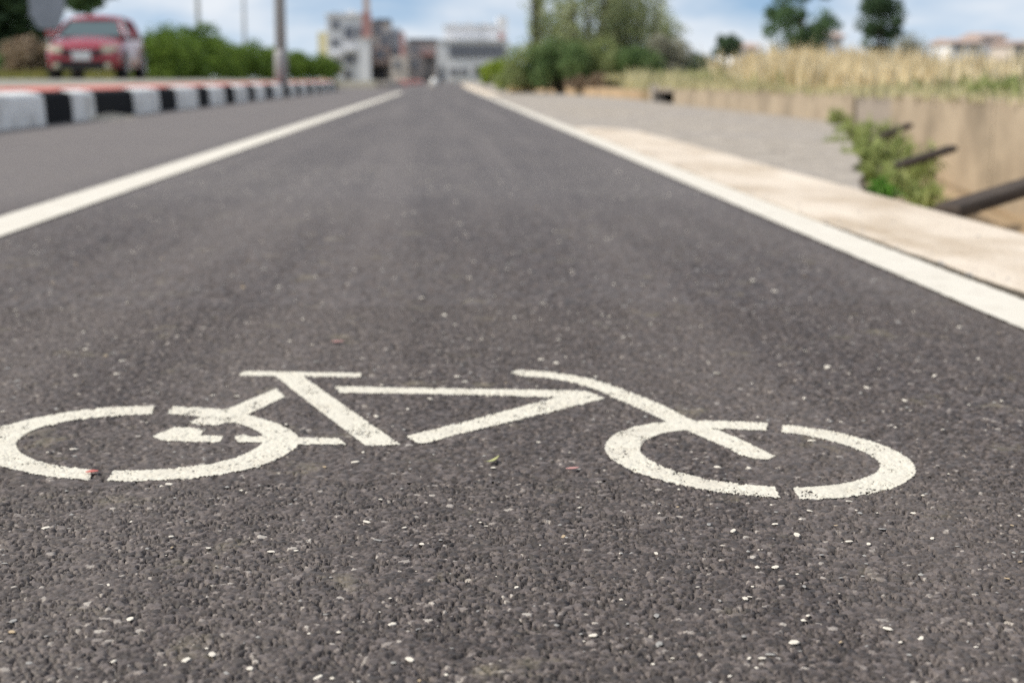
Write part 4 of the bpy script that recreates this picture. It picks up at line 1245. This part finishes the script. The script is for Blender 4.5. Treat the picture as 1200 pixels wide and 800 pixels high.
        for yw in (0.80, 3.35):
            wx = s_ * 0.76
            wroot = MB()
            prof = [(0.20, 0.09), (0.29, 0.10), (0.318, 0.07), (0.318, -0.07), (0.29, -0.10), (0.20, -0.09)]
            n_ = 28
            for i in range(n_):
                a = 2 * math.pi * i / n_
                for (r_, xo) in prof:
                    wroot.v.append((wx + xo, yw + r_ * math.cos(a), 0.318 + r_ * math.sin(a)))
            k = len(prof)
            for i in range(n_):
                j = (i + 1) % n_
                for a in range(k):
                    b2 = (a + 1) % k
                    wroot.f.append((i * k + a, i * k + b2, j * k + b2, j * k + a))
            ty = wroot.build('wheel', M['rubber'], t, True)
            rm = MB()
            rm.tube([(wx + s_ * 0.03, yw, 0.318), (wx + s_ * 0.075, yw, 0.318)], 0.20, 20)
            for q in range(5):
                a = 2 * math.pi * q / 5
                rm.tube([(wx + s_ * 0.10, yw + 0.03 * math.cos(a), 0.318 + 0.03 * math.sin(a)), (wx + s_ * 0.085, yw + 0.19 * math.cos(a), 0.318 + 0.19 * math.sin(a))], [0.04, 0.03], 6)
            rm.build('rim', M['alloy'], ty, True)
            # dark wheel housing
            MB().tube([(wx - s_ * 0.12, yw, 0.335), (wx + s_ * 0.098, yw, 0.335)], 0.355, 24).build('wheel_arch', M['plastic'], t, True)
    return t
YC = 34.0
make_car((at_far(97, YC), YC, LIFT + 0.049), math.radians(2.6))

# ================================================================== TOWN
M['glass'] = gloss('window_glass', (0.15, 0.16, 0.20), 0.12, 0.0, 0.2, 0.7)
M['frame'] = surf('window_frame', (0.45, 0.45, 0.46), (0.38, 0.38, 0.39), scale=4, rough=0.6)
def render(name, c, k=0.85): return surf(name, c, tuple(x * k for x in c), scale=0.6, rough=0.85, c3=tuple(x * 0.72 for x in c), scale3=0.35, stretch=(1, 1, 0.4), amt3=0.7)
M['b_white'] = render('b_white', (0.86, 0.86, 0.87))
M['b_grey'] = render('b_grey', (0.76, 0.77, 0.79))
M['b_tan'] = render('b_tan', (0.66, 0.59, 0.53))
M['b_brown'] = render('b_brown', (0.45, 0.41, 0.4))
M['b_yellow'] = render('b_yellow', (0.80, 0.72, 0.45))
M['b_red'] = render('b_red', (0.48, 0.27, 0.25))
M['b_dark'] = render('b_dark', (0.15, 0.15, 0.16))
M['b_pink'] = render('b_pink', (0.62, 0.47, 0.4))
M['roof_tile'] = render('roof_tile', (0.52, 0.40, 0.35))
def window(root, x0, x1, z0, z1, y):
    f = MB()
    t = 0.10
    f.box(x0 - t, x0, y - 0.08, y + 0.02, z0 - t, z1 + t).box(x1, x1 + t, y - 0.08, y + 0.02, z0 - t, z1 + t)
    f.box(x0, x1, y - 0.08, y + 0.02, z1, z1 + t).box(x0, x1, y - 0.12, y + 0.02, z0 - t, z0)
    f.box((x0 + x1) / 2 - 0.03, (x0 + x1) / 2 + 0.03, y - 0.07, y - 0.03, z0, z1)
    w_ = f.build('window', M['frame'], root)
    MB().box(x0, x1, y - 0.022, y - 0.004, z0, z1).build('pane', M['glass'], w_)
    return w_
class Town:
    """a building with its root at a base point; coordinates inside come from photo columns and rows at its distance"""
    def __init__(s, name, px0, px1, Y, label, cat='building', base=0.0):
        s.Y = Y
        s.x0 = at_far((px0 + px1) / 2, Y)
        s.base = base
        s.root = tag(empty(name, (s.x0, Y, base)), label, cat)
    def X(s, px): return at_far(px, s.Y) - s.x0
    def Z(s, py): return max(z_at(519, py, s.Y) - s.base, 0.0)
    def block(s, name, mat, px0, px1, py0, py1, y0=0.0, dep=8.0):
        return part(name, mat, s.root, (s.X(px0), s.X(px1), y0, y0 + dep, (s.Z(py1) if py1 < 91 else -0.5), s.Z(py0)))
    def win(s, px0, px1, py0, py1, y=0.0):
        return window(s.root, s.X(px0), s.X(px1), s.Z(py1), s.Z(py0), y)
t = Town('apartment_block', 378, 432, 165, 'grey white apartment block with flat roof, leftmost in the far town')
t.block('wall', M['b_grey'], 384, 431, 18, 95)
t.block('side_wing', M['b_yellow'], 373, 383.9, 38, 95, y0=0.5, dep=6)
t.block('roof_tank', M['b_grey'], 406, 418, 12, 18, y0=2, dep=2.5)
t.block('roof_parapet', M['b_white'], 382.5, 432.5, 16.6, 19.6, y0=-0.25, dep=8.4)
t.block('balcony', M['b_white'], 404, 418, 57, 61, y0=-1.0, dep=0.97)
t.block('balcony', M['b_white'], 389, 401, 63, 66, y0=-1.0, dep=0.97)
for q in ((405, 416, 33, 46), (405, 416, 64, 75), (389, 399, 47, 55), (390, 399, 26, 34), (389, 399, 70, 79), (420, 427, 33, 45), (420, 427, 62, 74)): t.win(*q)
t.block('door', M['b_dark'], 404, 412, 82, 95, y0=-0.06, dep=0.04)
for q in ((388, 393, 13.5, 16.4), (396, 402, 14.2, 16.4)): t.block('water_tank', M['b_dark'], *q, y0=3, dep=0.6)
t.block('sign_board', M['b_pink'], 386, 402, 80, 84, y0=-0.5, dep=0.12)
t = Town('radio_mast', 424, 438, 158, 'red topped slender tower beside the grey apartment block', 'tower')
t.block('shaft', M['b_white'], 421, 434.5, 45, 95, dep=1.2)
t.block('red_section', M['b_red'], 425, 435.5, 15, 44.6, y0=0.1, dep=1.0)
t.block('platform', M['b_tan'], 423, 437.5, 44, 46, y0=-0.15, dep=1.5)
t.block('upper_section', M['b_pink'], 427, 434, -18, 14.7, y0=0.2, dep=0.7)
t.block('antenna', M['b_dark'], 429.8, 431.2, -40, -18.2, y0=0.5, dep=0.12)
t = Town('town_house', 435, 470, 172, 'tan stepped house with dark windows right of the slender tower')
t.block('wall', M['b_tan'], 434, 457, 24, 95)
t.block('wall', M['b_grey'], 457.1, 469, 33, 95, y0=0.4)
t.block('roof_parapet', M['b_dark'], 440, 458, 22.5, 26, y0=-0.2)
t.block('front_bay', M['b_pink'], 438, 458, 55, 76, y0=-1.6, dep=1.55)
t.block('garage', M['b_dark'], 436, 452, 79, 95, y0=-0.07, dep=0.05)
for q in ((441, 447, 28, 40), (449, 455, 40, 54), (460, 466, 38, 47), (460, 466, 54, 63), (442, 452, 60, 68, -1.6)): t.win(*q)
t = Town('small_house', 456, 482, 162, 'small pale house with red chimney left of the brown building', 'house')
t.block('wall', M['b_tan'], 458, 478, 66, 95)
t.block('chimney', M['b_red'], 469, 474.5, 38, 66, y0=1.0, dep=1.2)
t.block('upper_wall', M['b_brown'], 469, 480, 50, 65.7, y0=3.0, dep=3)
t.win(462, 468, 72, 80)
t = Town('brown_building', 478, 515, 170, 'flat roofed brown building left of the white building')
t.block('wall', M['b_brown'], 478, 513, 47, 95)
t.block('roof_edge', M['b_dark'], 477, 513.6, 45.5, 48.5, y0=-0.3, dep=8.5)
t.block('gate', M['b_dark'], 498, 508, 66, 95, y0=-0.08, dep=0.06)
t.block('awning', M['b_red'], 494, 509, 62, 65.5, y0=-0.8, dep=0.78)
for q in ((482, 488, 54, 61), (482, 490, 70, 80)): t.win(*q)
t = Town('white_building', 510, 596, 168, 'white two storey building with long dark window band')
t.block('wall', M['b_white'], 512, 596, 48, 95)
t.block('upper_storey', M['b_white'], 521, 584, 30, 47.8, y0=2.0, dep=5.5)
t.block('roof_slab', M['b_grey'], 519.5, 585, 28.5, 30, y0=1.6, dep=6.4)
t.block('stair_tower', M['b_white'], 584.2, 595, 19, 47.8, y0=1.5, dep=4)
t.block('tower_panel', M['b_red'], 585.5, 591, 38, 47, y0=1.42, dep=0.06)
t.block('cornice', M['b_grey'], 511, 596.6, 46.6, 48.6, y0=-0.3, dep=8.5)
for k in range(7):
    t.win(528 + k * 9, 535.6 + k * 9, 54, 67)
for q in ((530, 536, 25.4, 28.3), (548, 552, 24.6, 28.3), (566, 574, 26, 28.3)): t.block('water_tank', M['b_grey'], *q, y0=3, dep=0.8)
t.block('wall_band', M['b_dark'], 526.5, 591.5, 52.3, 68.6, y0=-0.018, dep=0.015)
for q in ((528, 536, 81, 88), (540, 548, 81, 88), (556, 564, 78, 90)): t.win(*q)
t.block('door', M['b_dark'], 515, 520, 78, 95, y0=-0.05, dep=0.04)
# houses far right
def gable_house(px0, px1, pyr, pye, Y, wall, lb):
    t = Town('house', px0, px1, Y, lb, 'house')
    t.block('wall', wall, px0, px1, pye, 95, dep=6)
    x0, x1 = t.X(px0) - 0.3, t.X(px1) + 0.3
    ze, zr = t.Z(pye), t.Z(pyr)
    MB().xprism([(-0.4, ze), (3.0, zr), (6.4, ze), (6.4, ze - 0.15), (-0.4, ze - 0.15)], x0, x1).build('roof', M['roof_tile'], t.root)
    w_ = px1 - px0
    for a in (0.15, 0.6):
        t.win(px0 + w_ * a, px0 + w_ * (a + 0.22), pye + 3, pye + 9)
    return t
gable_house(858, 886, 49, 55, 150, M['b_white'], 'small white house between the two trees beyond the field')
gable_house(958, 986, 36, 42, 150, M['b_white'], 'white house partly hidden by the wide tree')
gable_house(1112, 1150, 44, 49, 150, M['b_white'], 'long low house with red roof at far right')
gable_house(1148, 1176, 37, 42, 160, M['b_white'], 'white house with red roof behind the long low house')
gable_house(1184, 1225, 46, 50, 150, M['b_tan'], 'tan house at the right edge of the picture')
# tree belt closing the far horizon
for i, (px, Y, w_, h) in enumerate(((815, 120, 5, 2.6), (900, 130, 6, 2.4), (1000, 130, 6, 2.6), (1090, 125, 5, 2.3), (1205, 130, 6, 2.7))):
    bush('far_tree', (at_far(px, Y), Y, 0), w_, h, M['dark_leaf'], ('low dark trees far off right of the tall shrubs', 'low dark tree far off left under the wide tree', 'low dark tree far off between the wide and narrow trees', 'low dark tree far off left of the red roofs', 'low dark tree far off at the right edge')[i], 'tree', nclump=30, per=120, leaf=0.3)
